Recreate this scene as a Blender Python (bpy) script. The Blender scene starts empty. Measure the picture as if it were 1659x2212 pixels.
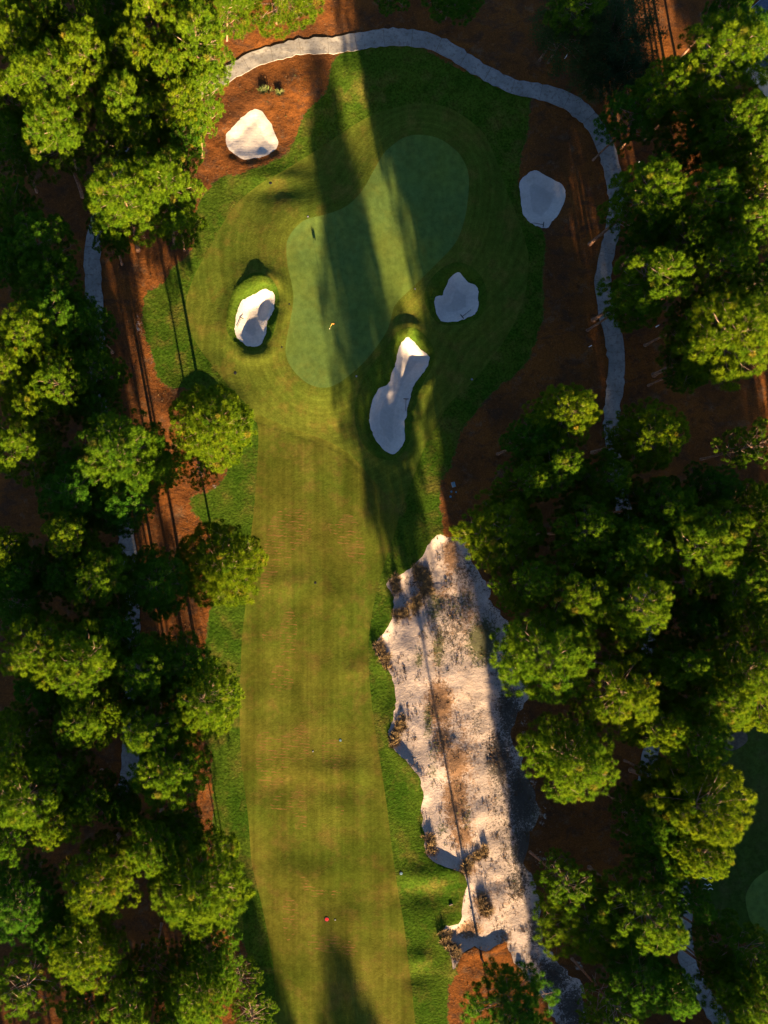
import bpy, bmesh, math, random
import numpy as np
from mathutils import Vector, Matrix
from mathutils.geometry import delaunay_2d_cdt

scene = bpy.context.scene
COL = scene.collection
rad = math.radians
# ------------------------------------------------------------------ camera, sky, sun, exposure
S = 0.06                    # metres on level ground for one unit of the 1659 x 2212 view of the photograph
NU, NV = 470.0, 1230.0      # the point straight below the drone, in that view
H = 122.0                   # flying height
cam_d = bpy.data.cameras.new('camera')
cam_d.sensor_fit = 'VERTICAL'; cam_d.sensor_height = 24.0; cam_d.sensor_width = 24.0
cam_d.lens = 24.0 * (H / S) / 2212.0
cam_d.shift_x = (829.5 - NU) / 2212.0
cam_d.shift_y = (NV - 1106.0) / 2212.0
cam_d.clip_start = 1.0; cam_d.clip_end = 6000.0
cam = bpy.data.objects.new('camera', cam_d); COL.objects.link(cam)
cam.location = (0, 0, H); cam.rotation_euler = (0, 0, 0)
scene.camera = cam

SUN_EL = rad(9.0)
sx, sy = 0.185, -1.0
sl = math.hypot(sx, sy); sx /= sl; sy /= sl
to_sun = Vector((sx * math.cos(SUN_EL), sy * math.cos(SUN_EL), math.sin(SUN_EL)))
world = bpy.data.worlds.new('World'); scene.world = world; world.use_nodes = True
wn = world.node_tree; wn.nodes.clear()
sky = wn.nodes.new('ShaderNodeTexSky'); sky.sky_type = 'NISHITA'; sky.sun_disc = False
sky.sun_elevation = SUN_EL; sky.sun_rotation = math.atan2(sx, sy)
sky.air_density = 0.38; sky.dust_density = 0.15; sky.ozone_density = 1.4
bg = wn.nodes.new('ShaderNodeBackground'); bg.inputs['Strength'].default_value = 0.05
wo = wn.nodes.new('ShaderNodeOutputWorld')
wn.links.new(sky.outputs[0], bg.inputs[0]); wn.links.new(bg.outputs[0], wo.inputs[0])
sun_d = bpy.data.lights.new('sun', 'SUN'); sun_d.energy = 5.0; sun_d.angle = rad(0.55); sun_d.color = (1.0, 0.72, 0.41)
sun = bpy.data.objects.new('sun', sun_d); COL.objects.link(sun)
sun.rotation_euler = to_sun.to_track_quat('Z', 'Y').to_euler(); sun.location = (0, -60, 60)
scene.view_settings.view_transform = 'Standard'; scene.view_settings.look = 'None'
scene.view_settings.exposure = 3.05; scene.view_settings.gamma = 1.0
scene.view_settings.use_curve_mapping = False
scene.render.engine = 'CYCLES'
scene.cycles.max_bounces = 6; scene.cycles.transparent_max_bounces = 8
scene.cycles.use_denoising = True

# ------------------------------------------------------------------ helpers
def W(u, v): return ((u - NU) * S, (NV - v) * S)
def tag(o, label=None, cat=None, group=None, kind=None):
    if label: o['label'] = label
    if cat: o['category'] = cat
    if group: o['group'] = group
    if kind: o['kind'] = kind
    return o
def link(name, me, m=None, parent=None):
    o = bpy.data.objects.new(name, me); COL.objects.link(o)
    if m is not None and me is not None and not me.materials: me.materials.append(m)
    if parent: o.parent = parent
    return o
def empty(name, loc, rz=0.0):
    o = bpy.data.objects.new(name, None); COL.objects.link(o); o.empty_display_size = 0.3
    o.location = loc; o.rotation_euler = (0, 0, rz); return o

class MB:
    """collects simple shapes into one mesh"""
    def __init__(s): s.v = []; s.f = []
    def add(s, v, f):
        b = len(s.v); s.v += [tuple(p) for p in v]; s.f += [tuple(i + b for i in q) for q in f]
    def box(s, c, d, rz=0.0):
        cz, sn = math.cos(rz), math.sin(rz); v = []
        for dz in (-.5, .5):
            for dx, dy in ((-.5, -.5), (.5, -.5), (.5, .5), (-.5, .5)):
                x, y = dx * d[0], dy * d[1]
                v.append((c[0] + x * cz - y * sn, c[1] + x * sn + y * cz, c[2] + dz * d[2]))
        s.add(v, [(3, 2, 1, 0), (4, 5, 6, 7), (0, 1, 5, 4), (1, 2, 6, 5), (2, 3, 7, 6), (3, 0, 4, 7)])
    def tube(s, pts, radii, n=6, cap=True):
        pts = [Vector(p) for p in pts]; v = []; f = []
        for i, p in enumerate(pts):
            d = (pts[min(i + 1, len(pts) - 1)] - pts[max(i - 1, 0)])
            d = d.normalized() if d.length > 1e-9 else Vector((0, 0, 1))
            a = d.orthogonal().normalized() if abs(d.z) < .9 else Vector((1, 0, 0)).cross(d).normalized()
            b = d.cross(a)
            for k in range(n):
                t = 2 * math.pi * k / n
                v.append(p + (a * math.cos(t) + b * math.sin(t)) * radii[i])
        for i in range(len(pts) - 1):
            for k in range(n):
                f.append((i * n + k, i * n + (k + 1) % n, (i + 1) * n + (k + 1) % n, (i + 1) * n + k))
        if cap:
            f.append(tuple(reversed(range(n)))); f.append(tuple(range((len(pts) - 1) * n, len(pts) * n)))
        s.add(v, f)
    def lathe(s, prof, n=16, c=(0, 0, 0)):
        v = []; f = []
        for r, z in prof:
            for k in range(n):
                t = 2 * math.pi * k / n; v.append((c[0] + r * math.cos(t), c[1] + r * math.sin(t), c[2] + z))
        for i in range(len(prof) - 1):
            for k in range(n):
                f.append((i * n + k, i * n + (k + 1) % n, (i + 1) * n + (k + 1) % n, (i + 1) * n + k))
        f.append(tuple(reversed(range(n)))); f.append(tuple(range((len(prof) - 1) * n, len(prof) * n)))
        s.add(v, f)
    def mesh(s, name, smooth=False):
        me = bpy.data.meshes.new(name); me.from_pydata(s.v, [], s.f); me.update()
        if smooth: me.polygons.foreach_set('use_smooth', [True] * len(me.polygons))
        return me
    def build(s, name, m, parent=None, smooth=False):
        return link(name, s.mesh(name, smooth), m, parent)

# ------------------------------------------------------------------ materials
class N:
    def __init__(s, name):
        s.m = bpy.data.materials.new(name); s.m.use_nodes = True; s.t = s.m.node_tree; s.t.nodes.clear()
        s.out = s.t.nodes.new('ShaderNodeOutputMaterial')
        s.co = s.t.nodes.new('ShaderNodeTexCoord').outputs['Object']
    def put(s, sock, v):
        if isinstance(v, bpy.types.NodeSocket): s.t.links.new(v, sock)
        elif isinstance(v, (tuple, list)) and len(v) == 3 and sock.type == 'RGBA': sock.default_value = (*v, 1)
        else: sock.default_value = v
    def n(s, typ, props=None, **ins):
        nd = s.t.nodes.new(typ)
        for k, v in (props or {}).items(): setattr(nd, k, v)
        for k, v in ins.items(): s.put(nd.inputs[k.replace('_', ' ')] if not k.startswith('i') or not k[1:].isdigit() else nd.inputs[int(k[1:])], v)
        return nd
    def map(s, sc, loc=(0, 0, 0), rz=0.0):
        return s.n('ShaderNodeMapping', None, Vector=s.co, Scale=sc, Location=loc, Rotation=(0, 0, rz)).outputs[0]
    def noise(s, scale, detail=3.0, rough=0.55, vec=None, dist=0.0):
        return s.n('ShaderNodeTexNoise', None, Vector=vec if vec is not None else s.co, Scale=scale, Detail=detail, Roughness=rough, Distortion=dist).outputs[0]
    def ramp(s, fac, a, b):
        nd = s.n('ShaderNodeMapRange', {'interpolation_type': 'SMOOTHSTEP'}, Value=fac)
        nd.inputs['From Min'].default_value = a; nd.inputs['From Max'].default_value = b
        return nd.outputs[0]
    def mix(s, fac, a, b, mode='MIX'):
        nd = s.t.nodes.new('ShaderNodeMix'); nd.data_type = 'RGBA'; nd.blend_type = mode
        s.put(nd.inputs[0], fac); s.put(nd.inputs[6], a); s.put(nd.inputs[7], b); return nd.outputs[2]
    def math(s, op, a, b=0.0):
        nd = s.t.nodes.new('ShaderNodeMath'); nd.operation = op; s.put(nd.inputs[0], a); s.put(nd.inputs[1], b); return nd.outputs[0]
    def grey(s, f, lo, hi):
        nd = s.n('ShaderNodeMapRange', None, Value=f); nd.inputs['To Min'].default_value = lo; nd.inputs['To Max'].default_value = hi
        cb = s.t.nodes.new('ShaderNodeCombineColor')
        for i in range(3): s.t.links.new(nd.outputs[0], cb.inputs[i])
        return cb.outputs[0]
    def attr(s, name, typ='GEOMETRY'):
        nd = s.t.nodes.new('ShaderNodeAttribute'); nd.attribute_name = name; nd.attribute_type = typ; return nd
    def bump(s, h, dist, strength=1.0, prev=None):
        nd = s.n('ShaderNodeBump', None, Height=h, Distance=dist, Strength=strength)
        if prev is not None: s.t.links.new(prev, nd.inputs['Normal'])
        return nd.outputs[0]
    def bsdf(s, col, rough=0.9, normal=None, spec=0.2):
        nd = s.n('ShaderNodeBsdfPrincipled', None, Base_Color=col, Roughness=rough)
        nd.inputs['Specular IOR Level'].default_value = spec
        if normal is not None: s.t.links.new(normal, nd.inputs['Normal'])
        s.t.links.new(nd.outputs[0], s.out.inputs[0]); return nd

def grass_mat(name, c1, c2, c3, big=0.09, grain=5.0, bump=0.03, stripes=None, patch=0.6, gamp=(0.72, 1.28), rounds=0.0, sod=False):
    a = N(name)
    base = a.mix(a.ramp(a.noise(big, 4, .6), .34, .66), c1, c2)
    base = a.mix(a.math('MULTIPLY', a.ramp(a.noise(.30, 5, .66), .47, .70), patch), base, c3)
    if stripes:
        for (sc, rz, amt) in stripes:
            st = a.noise(1.0, 2, .5, a.map(sc, rz=rz))
            base = a.mix(1.0, base, a.grey(a.ramp(st, .3, .7), 1 - amt, 1 + amt), 'MULTIPLY')
    if rounds:
        cv = a.n('ShaderNodeCombineXYZ', None, X=a.attr('edge').outputs['Fac']).outputs[0]
        base = a.mix(1.0, base, a.grey(a.ramp(a.noise(1.5, 2, .6, cv), .3, .7), 1 - rounds, 1 + rounds), 'MULTIPLY')
    g = a.noise(grain, 4, .72)
    base = a.mix(1.0, base, a.grey(a.ramp(g, .25, .75), *gamp), 'MULTIPLY')
    base = a.mix(1.0, base, a.grey(a.ramp(a.noise(1.3, 3, .6), .3, .7), .86, 1.14), 'MULTIPLY')
    nm = a.bump(a.noise(grain * .8, 3, .7), bump)
    if sod:                                                  # relaid turf: short rows of dry seams, broken and uneven
        wv = a.n('ShaderNodeTexWave', {'wave_type': 'BANDS', 'bands_direction': 'Y'}, Vector=a.map((1, 1, 1), rz=rad(4)), Scale=.8, Distortion=3.0, Detail=4.0, Detail_Scale=1.5).outputs[1]
        f = a.math('MULTIPLY', a.ramp(wv, .45, .9), a.ramp(a.noise(1.0, 4, .65, a.map((.9, 2.2, 1))), .46, .60))
        base = a.mix(a.math('MULTIPLY', f, .75), base, (.20, .105, .034))
        base = a.mix(a.math('MULTIPLY', a.ramp(a.noise(.5, 4, .6), .5, .68), .35), base, (.17, .10, .03))
    a.bsdf(base, 1.0, nm, 0.0); return a.m

M = {}
M['fairway'] = grass_mat('fairway_grass', (.098, .095, .013), (.064, .086, .009), (.136, .086, .022), .07, 5.0, .020,
    [((2.0, .04, 1), rad(2), .10), ((.45, .03, 1), rad(2), .12), ((.16, .12, 1), rad(2), .18)], .5, (.84, 1.16))
M['sod'] = grass_mat('sod_strips', (.098, .095, .013), (.064, .086, .009), (.136, .086, .022), .07, 5.0, .020,
    [((2.0, .04, 1), rad(2), .10), ((.45, .03, 1), rad(2), .12), ((.16, .12, 1), rad(2), .18)], .5, (.84, 1.16), 0.0, True)
M['surround'] = grass_mat('surround_grass', (.088, .104, .013), (.056, .086, .010), (.135, .096, .020), .09, 5.0, .022,
    [((1.6, .09, 1), rad(-28), .07)], .55, (.80, 1.20), .16)
M['green'] = grass_mat('putting_green_grass', (.104, .150, .026), (.082, .134, .032), (.132, .150, .026), .10, 7.0, .008,
    [((1.2, .2, 1), rad(-40), .06)], .4, (.90, 1.10))
M['rough'] = grass_mat('rough_grass', (.028, .064, .005), (.052, .084, .008), (.105, .086, .018), .16, 3.6, .07,
    None, .75, (.55, 1.45))
M['collar'] = grass_mat('collar_grass', (.036, .074, .007), (.055, .084, .008), (.095, .090, .016), .2, 4.2, .05,
    None, .4, (.7, 1.3))  # longer rough, its green darkened further for shade on the slopes
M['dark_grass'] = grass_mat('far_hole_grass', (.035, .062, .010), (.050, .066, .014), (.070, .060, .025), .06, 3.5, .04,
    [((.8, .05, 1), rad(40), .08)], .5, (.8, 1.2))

def straw_mat():
    a = N('pine_straw')
    b = a.mix(a.ramp(a.noise(.13, 4, .6), .35, .65), (.178, .063, .015), (.105, .041, .014))
    b = a.mix(a.math('MULTIPLY', a.ramp(a.noise(.32, 5, .7, a.map((1, 1.6, 1)), .6), .48, .66), .75), b, (.062, .034, .020))
    b = a.mix(a.math('MULTIPLY', a.ramp(a.noise(.8, 5, .65), .5, .72), .7), b, (.050, .024, .013))
    b = a.mix(a.math('MULTIPLY', a.ramp(a.noise(.45, 5, .7, a.map((1, 1, 1), (31, 7, 0))), .54, .70), .6), b, (.135, .085, .048))
    b = a.mix(a.math('MULTIPLY', a.ramp(a.noise(2.6, 4, .7), .55, .75), .6), b, (.27, .105, .030))
    b = a.mix(a.math('MULTIPLY', a.ramp(a.noise(4.2, 5, .8), .62, .72), .6), b, (.20, .15, .105))
    # thin litter: pale sandy soil showing through, in the places where the bed is worn
    at = a.attr('soil').outputs['Fac']
    sp = a.math('ADD', a.math('MULTIPLY', a.noise(1.5, 6, .75), 1.0), a.math('SUBTRACT', at, 1.0))
    b = a.mix(a.ramp(sp, .36, .52), b, (.40, .335, .275))
    gr = a.attr('weed').outputs['Fac']
    sg = a.math('ADD', a.noise(1.9, 5, .7), a.math('SUBTRACT', gr, 1.0))
    b = a.mix(a.ramp(sg, .38, .52), b, (.060, .075, .014))
    b = a.mix(1.0, b, a.grey(a.ramp(a.noise(6.5, 4, .8), .25, .75), .62, 1.38), 'MULTIPLY')
    nm = a.bump(a.noise(1.6, 5, .7), .10); nm = a.bump(a.noise(6, 3, .8), .035, 1.0, nm)
    a.bsdf(b, 1.0, nm, 0.0); return a.m
M['straw'] = straw_mat()

def sand_mat(name, c1, c2, bump=.015, ridge=0.0):
    a = N(name)
    b = a.mix(a.ramp(a.noise(.22, 4, .6), .35, .65), c1, c2)
    b = a.mix(a.math('MULTIPLY', a.ramp(a.noise(.5, 5, .7), .5, .68), .45), b, (.47, .395, .325))
    b = a.mix(1.0, b, a.grey(a.ramp(a.noise(3.0, 5, .75), .25, .75), .86, 1.08), 'MULTIPLY')
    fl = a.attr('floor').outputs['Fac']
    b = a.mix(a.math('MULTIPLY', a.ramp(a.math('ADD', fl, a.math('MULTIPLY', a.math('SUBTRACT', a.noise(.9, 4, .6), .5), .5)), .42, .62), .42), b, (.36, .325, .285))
    nm = a.bump(a.noise(2.4, 5, .7), bump); nm = a.bump(a.noise(9, 3, .7), bump * .5, 1.0, nm)
    if ridge:
        wv = a.n('ShaderNodeTexWave', {'wave_type': 'RINGS'}, Vector=a.co, Scale=.9, Distortion=5.0, Detail=2.0, Detail_Scale=.35).outputs[1]
        nm = a.bump(wv, ridge, 1.0, nm)
    a.bsdf(b, .95, nm, 0.1); return a.m
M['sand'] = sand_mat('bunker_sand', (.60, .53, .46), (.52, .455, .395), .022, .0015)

def waste_mat():
    a = N('waste_sand')
    b = a.mix(a.ramp(a.noise(.15, 4, .6), .35, .65), (.43, .347, .298), (.335, .27, .232))
    b = a.mix(a.math('MULTIPLY', a.ramp(a.noise(1.0, 5, .7, a.map((1.3, .22, 1), rz=rad(14))), .5, .7), .5), b, (.37, .29, .235))   # old wheel tracks
    def sprinkle(b, att, scale, lo, hi, gain, col, amt, det=6, ro=.75):
        v = a.attr(att).outputs['Fac']
        n = a.math('ADD', a.noise(scale, det, ro), a.math('MULTIPLY', a.math('SUBTRACT', v, .5), gain))
        return a.mix(a.math('MULTIPLY', a.ramp(n, lo, hi), amt), b, col)
    b = sprinkle(b, 'veg', 1.3, .42, .62, .50, (.27, .165, .098), .8)
    b = sprinkle(b, 'veg', 3.4, .48, .58, .45, (.17, .092, .045), .85)
    b = sprinkle(b, 'moss', 1.1, .46, .60, .60, (.16, .145, .085), .55)
    b = sprinkle(b, 'moss', 3.0, .49, .57, .42, (.055, .062, .022), .85)
    b = sprinkle(b, 'spk', 1.7, .50, .58, .36, (.105, .088, .072), .85)
    b = sprinkle(b, 'spk', 4.2, .50, .57, .34, (.060, .050, .038), .9)
    b = a.mix(1.0, b, a.grey(a.ramp(a.noise(5, 4, .8), .25, .75), .84, 1.13), 'MULTIPLY')
    nm = a.bump(a.noise(1.3, 6, .7), .08); nm = a.bump(a.noise(6, 4, .75), .03, 1.0, nm)
    a.bsdf(b, .95, nm, 0.1); return a.m
M['waste'] = waste_mat()

def concrete_mat():
    a = N('path_concrete')
    b = a.mix(a.ramp(a.noise(.5, 5, .65), .35, .65), (.29, .268, .235), (.215, .198, .175))
    b = a.mix(a.math('MULTIPLY', a.ramp(a.noise(1.0, 4, .6, a.map((2.5, 2.5, 1))), .48, .68), .7), b, (.15, .125, .10))
    b = a.mix(1.0, b, a.grey(a.n('ShaderNodeObjectInfo').outputs['Random'], .95, 1.05), 'MULTIPLY')
    b = a.mix(1.0, b, a.grey(a.ramp(a.noise(7, 4, .75), .25, .75), .86, 1.12), 'MULTIPLY')
    a.bsdf(b, .9, a.bump(a.noise(9, 3, .7), .006), .2); return a.m
M['concrete'] = concrete_mat()

def flat_mat(name, c, rough=.7, amp=.15, scale=8.0, spec=.3):
    a = N(name)
    b = a.mix(1.0, c, a.grey(a.ramp(a.noise(scale, 3, .6), .3, .7), 1 - amp, 1 + amp), 'MULTIPLY')
    a.bsdf(b, rough, None, spec); return a.m
M['soil'] = flat_mat('path_bed_soil', (.11, .085, .06), .95)
M['bare'] = flat_mat('bare_earth', (.085, .068, .045), .95, .3, 2.0)
M['rake'] = flat_mat('dark_rake_plastic', (.015, .017, .02), .5)
M['white'] = flat_mat('white_paint', (.8, .8, .78), .5, .05)
M['yellow'] = flat_mat('flagstick_yellow', (.75, .60, .12), .4, .05)
M['flag'] = flat_mat('orange_flag_cloth', (.80, .16, .03), .8, .08)
M['red'] = flat_mat('red_marker_paint', (.75, .02, .02), .45, .05)
M['teal'] = flat_mat('blue_grey_cover', (.11, .20, .24), .5, .1)
M['black'] = flat_mat('black_plastic', (.012, .012, .013), .5, .1)
M['grey'] = flat_mat('grey_plastic', (.22, .22, .22), .6, .1)
M['shingle'] = flat_mat('roof_shingle', (.060, .070, .105), .9, .25, 4.0)
M['siding'] = flat_mat('house_siding', (.55, .53, .49), .8, .05)
M['glass'] = flat_mat('skylight_glass', (.30, .36, .42), .1, .02, 4, .6)
M['trim'] = flat_mat('gutter_trim', (.35, .35, .36), .6, .05)

def bark_mat():
    a = N('pine_bark')
    b = a.mix(a.ramp(a.noise(1.0, 4, .7, a.map((5, 5, 1.6))), .4, .6), (.27, .145, .085), (.115, .062, .042))
    nm = a.bump(a.noise(1.0, 4, .7, a.map((7, 7, 2.2))), .05)
    a.bsdf(b, .95, nm, .1); return a.m
M['bark'] = bark_mat()
def limb_mat():
    a = N('limb_bark')
    b = a.mix(a.ramp(a.noise(2.0, 3, .6), .4, .6), (.30, .20, .145), (.19, .125, .095))
    a.bsdf(b, .95, None, .1); return a.m
M['limb'] = limb_mat()

def needle_mat(name, c1, c2, dry, transl=.35):
    a = N(name)
    t = a.attr('tone').outputs['Fac']                       # each tuft's own shade of green
    b = a.mix(t, c1, c2)
    b = a.mix(a.math('MULTIPLY', a.ramp(t, .93, .99), .55), b, dry)
    ti = a.attr('tint', 'OBJECT').outputs['Fac']            # each tree's own hue, with sunlit yellow or shaded blue worked in
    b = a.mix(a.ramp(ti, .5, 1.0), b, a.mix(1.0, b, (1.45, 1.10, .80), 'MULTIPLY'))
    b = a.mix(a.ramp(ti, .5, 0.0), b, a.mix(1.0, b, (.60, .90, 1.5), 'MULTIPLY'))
    d = a.n('ShaderNodeBsdfPrincipled', None, Base_Color=b, Roughness=.8); d.inputs['Specular IOR Level'].default_value = .05
    tr = a.n('ShaderNodeBsdfTranslucent', None, Color=b)
    mx = a.n('ShaderNodeMixShader', None, i0=transl, i1=d.outputs[0], i2=tr.outputs[0])
    a.t.links.new(mx.outputs[0], a.out.inputs[0]); return a.m
M['needle'] = needle_mat('pine_needles', (.044, .112, .004), (.132, .205, .006), (.22, .14, .03))
M['leaf'] = needle_mat('broad_leaves', (.030, .058, .012), (.060, .085, .018), (.10, .09, .025), .25)
def blade_mat(name, c1, c2, c3):
    a = N(name)
    t = a.attr('tone').outputs['Fac']
    b = a.mix(a.ramp(t, 0, .5), c1, c2); b = a.mix(a.ramp(t, .5, 1.0), b, c3)
    a.bsdf(b, .9, None, .1); return a.m
M['scrub'] = blade_mat('scrub_blades', (.075, .052, .034), (.17, .095, .045), (.075, .088, .026))
M['wiregrass'] = blade_mat('wiregrass_blades', (.12, .075, .036), (.25, .165, .070), (.060, .042, .028))
M['tuft'] = blade_mat('green_grass_blades', (.12, .17, .04), (.20, .22, .06), (.16, .15, .06))

# ------------------------------------------------------------------ outlines traced on the ground (view units)
FAIRWAY = [(553,896),(606,916),(663,936),(716,956),(760,985),(800,1030),(840,1075),(862,1105),(853,1150),(836,1200),(820,1253),(810,1293),(801,1340),(796,1390),
 (796,1440),(800,1490),(806,1546),(816,1616),(823,1659),(836,1746),(843,1806),(850,1859),(860,1926),(873,1999),(881,2069),(890,2136),
 (898,2212),(930,2400),(1010,2750),(1120,3150),(830,3150),(690,2700),(610,2400),(593,2212),(594,2159),(591,2092),(580,2026),(566,1959),(553,1906),(543,1859),
 (537,1776),(527,1692),(521,1640),(518,1573),(518,1506),(520,1440),(523,1373),(530,1309),(543,1150),(548,1106),(556,1003),(558,930)]
SURROUND = [(553,405),(600,378),(640,353),(686,323),(766,270),(806,250),(843,237),(896,227),(953,233),(1003,257),(1046,293),(1073,347),
 (1093,410),(1118,470),(1136,525),(1142,560),(1137,620),(1123,666),(1106,706),(1080,750),(1050,790),(1016,830),(970,873),
 (943,920),(920,960),(893,1030),(870,1090),(862,1108),(830,1080),(790,1035),(750,992),(716,970),(663,950),(606,930),(550,910),(530,873),(493,833),(467,800),(433,756),
 (413,720),(402,686),(403,646),(418,600),(443,553),(500,455)]
GREEN = [(906,295),(946,303),(983,328),(1003,357),(1011,390),(1008,440),(1000,483),(986,520),(966,547),(940,573),(900,613),(856,656),
 (846,680),(836,713),(816,746),(786,783),(753,813),(723,833),(696,839),(666,831),(640,810),(623,786),(616,760),(620,726),(628,686),
 (633,646),(628,610),(620,573),(618,533),(626,510),(643,490),(663,477),(703,467),(740,453),(766,433),(786,407),(803,377),(826,337),(843,320),(873,300)]
ROUGH = [(720,130),(760,118),(800,108),(860,102),(906,110),(953,132),(1026,169),(1086,199),(1138,211),(1141,240),(1139,293),(1124,337),(1119,367),(1122,405),
 (1135,450),(1150,480),(1172,494),(1178,533),(1173,553),(1171,636),(1168,686),(1156,736),(1136,780),(1106,816),(1073,840),(1050,863),
 (1020,900),(996,930),(983,970),(970,1003),(953,1036),(946,1066),(948,1093),(953,1126),(955,1180),(935,1230),(905,1255),(880,1290),(880,1340),
 (860,1390),(865,1450),(885,1500),(885,1560),(875,1600),(890,1640),(930,1690),(940,1760),(945,1830),(990,1860),(1025,1890),(1030,1930),
 (1020,1990),(985,2020),(980,2050),(985,2092),(981,2109),(970,2136),(966,2172),(966,2212),(985,2400),(1080,2750),(1200,3150),(750,3150),(640,2700),
 (590,2400),(570,2260),(560,2212),(558,2150),(546,2095),(526,2040),(480,1995),(468,1900),(467,1832),(462,1816),(462,1769),(460,1726),(457,1679),(457,1640),(447,1593),
 (446,1500),(446,1396),(448,1359),(455,1323),(482,1262),(482,1200),(446,1135),(413,1082),(445,1064),(480,1045),(494,1000),(500,950),
 (490,885),(440,842),(377,838),(340,813),(337,786),(320,740),(310,696),(317,640),(347,616),(377,583),(405,555),(423,525),(427,493),
 (425,457),(447,417),(480,387),(520,373),(553,365),(580,357),(603,343),(623,327),(636,303),(650,270),(670,240),(696,213),(710,187),(716,157)]
WASTE = [(943,1156),(976,1161),(996,1163),(1010,1176),(1020,1209),(1036,1239),(1053,1273),(1073,1313),(1093,1343),(1106,1370),(1108,1410),
 (1116,1456),(1138,1483),(1133,1519),(1113,1549),(1111,1599),(1126,1639),(1146,1692),(1163,1759),(1139,1809),(1139,1846),(1153,1892),
 (1169,1972),(1176,2026),(1203,2072),(1219,2092),(1249,2129),(1266,2176),(1280,2230),(1310,2300),(1270,2320),(1230,2250),(1203,2199),(1173,2159),(1143,2132),(1126,2119),(1113,2089),
 (1093,2046),(1070,2040),(1046,2047),(1026,2040),(1018,2047),(996,2059),(990,2072),(981,2094),(970,2056),(960,2036),(957,2012),
 (963,2001),(990,1994),(996,1979),(1000,1949),(1006,1916),(1003,1892),(983,1879),(960,1872),(936,1859),(918,1839),(916,1799),(911,1759),
 (913,1719),(906,1679),(890,1659),(873,1643),(853,1623),(841,1596),(841,1569),(850,1546),(853,1513),(850,1476),(840,1453),(820,1426),
 (811,1399),(820,1379),(840,1353),(850,1323),(848,1286),(836,1269),(840,1253),(866,1243),(893,1223),(910,1203),(923,1176)]
B1 = [(488,293),(493,320),(510,337),(530,345),(553,343),(583,333),(601,312),(596,293),(583,267),(570,247),(553,238),(533,247),(507,270)]
B2 = [(1156,368),(1176,377),(1206,390),(1221,407),(1221,433),(1209,460),(1193,477),(1183,492),(1163,488),(1143,477),(1129,450),(1123,413),(1126,390),(1139,375)]
B3 = [(553,635),(523,650),(513,673),(507,700),(508,720),(520,736),(537,748),(553,750),(563,743),(576,720),(578,696),(588,676),(593,650),(590,633),(570,627)]
B4 = [(988,589),(1000,596),(1015,610),(1033,620),(1035,650),(1033,670),(1016,683),(983,693),(956,691),(945,680),(940,660),(941,643),(958,635),(965,613),(975,598)]
B5 = [(881,730),(893,735),(906,751),(923,761),(929,773),(920,800),(903,820),(893,840),(883,876),(875,916),(875,953),(865,970),(850,979),(830,971),
 (813,950),(801,916),(800,886),(806,863),(820,838),(836,830),(848,806),(856,783),(860,760),(866,743)]
C5 = [(879,709),(906,716),(930,740),(940,762),(934,790),(913,830),(900,870),(892,905),(888,940),(880,963),(863,986),(840,994),(810,986),(786,963),(773,936),
 (766,903),(768,868),(780,830),(806,786),(836,750),(856,720)]
C3 = [(548,592),(580,602),(598,625),(603,655),(598,690),(590,722),(578,745),(560,757),(535,757),(510,745),(492,720),(489,690),(495,655),(510,620)]
C4 = [(985,570),(1015,578),(1040,600),(1051,632),(1048,665),(1035,685),(1010,697),(970,701),(945,696),(927,675),(916,650),(918,625),(935,598),(960,578)]
FAR = [(1600,1490),(1545,1560),(1538,1640),(1545,1720),(1530,1800),(1512,1900),(1509,1959),(1536,1982),(1552,2002),(1569,2026),(1620,2040),(1700,2060),(1900,2080),(2100,1800),(2000,1500),(1760,1450)]
FARGREEN = [(1613,1950),(1622,1915),(1645,1890),(1690,1870),(1760,1880),(1790,1930),(1760,2000),(1690,2020),(1635,2010)]
FARTEE = [(1560,1625),(1580,1590),(1620,1565),(1665,1575),(1680,1630),(1655,1690),(1610,1725),(1575,1715),(1558,1670)]
FARDIRT = [(1568,1600),(1590,1583),(1612,1582),(1616,1600),(1600,1615),(1578,1622),(1566,1614)]
SOD = [[(593,1110),(640,1098),(672,1120),(668,1158),(636,1190),(620,1225),(600,1235),(580,1285),(563,1280),(570,1180)],
 [(713,1120),(760,1112),(778,1150),(790,1200),(770,1220),(735,1180),(712,1150)],
 [(612,1325),(625,1308),(642,1350),(640,1380),(636,1418),(610,1415),(604,1370)],
 [(567,1360),(585,1360),(585,1382),(567,1384)],
 [(590,1442),(610,1438),(633,1458),(630,1485),(600,1492),(583,1478)],
 [(556,1590),(620,1585),(655,1560),(668,1610),(660,1640),(628,1650),(610,1690),(562,1694)],
 [(700,1600),(735,1605),(730,1655),(697,1650)],
 [(590,1725),(640,1705),(660,1720),(662,1790),(640,1795),(632,1755),(590,1750)],
 [(640,1882),(655,1895),(690,1918),(735,1925),(733,1940),(700,1938),(665,1932)],
 [(612,1945),(640,1950),(645,1990),(632,2028),(615,2025)],
 [(672,2020),(735,2022),(770,2045),(765,2068),(735,2060),(672,2050)],
 [(725,1740),(742,1742),(740,1762),(724,1758)]]

def smooth(poly, step=0.42):
    """closed Catmull-Rom through the traced points, resampled, in metres"""
    P = np.array([W(*p) for p in poly]); n = len(P); out = []
    for i in range(n):
        p0, p1, p2, p3 = P[i - 1], P[i], P[(i + 1) % n], P[(i + 2) % n]
        k = max(2, int(np.linalg.norm(p2 - p1) / step))
        for j in range(k):
            t = j / k
            out.append(.5 * ((2 * p1) + (-p0 + p2) * t + (2 * p0 - 5 * p1 + 4 * p2 - p3) * t * t + (-p0 + 3 * p1 - 3 * p2 + p3) * t ** 3))
    return np.array(out)

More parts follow.
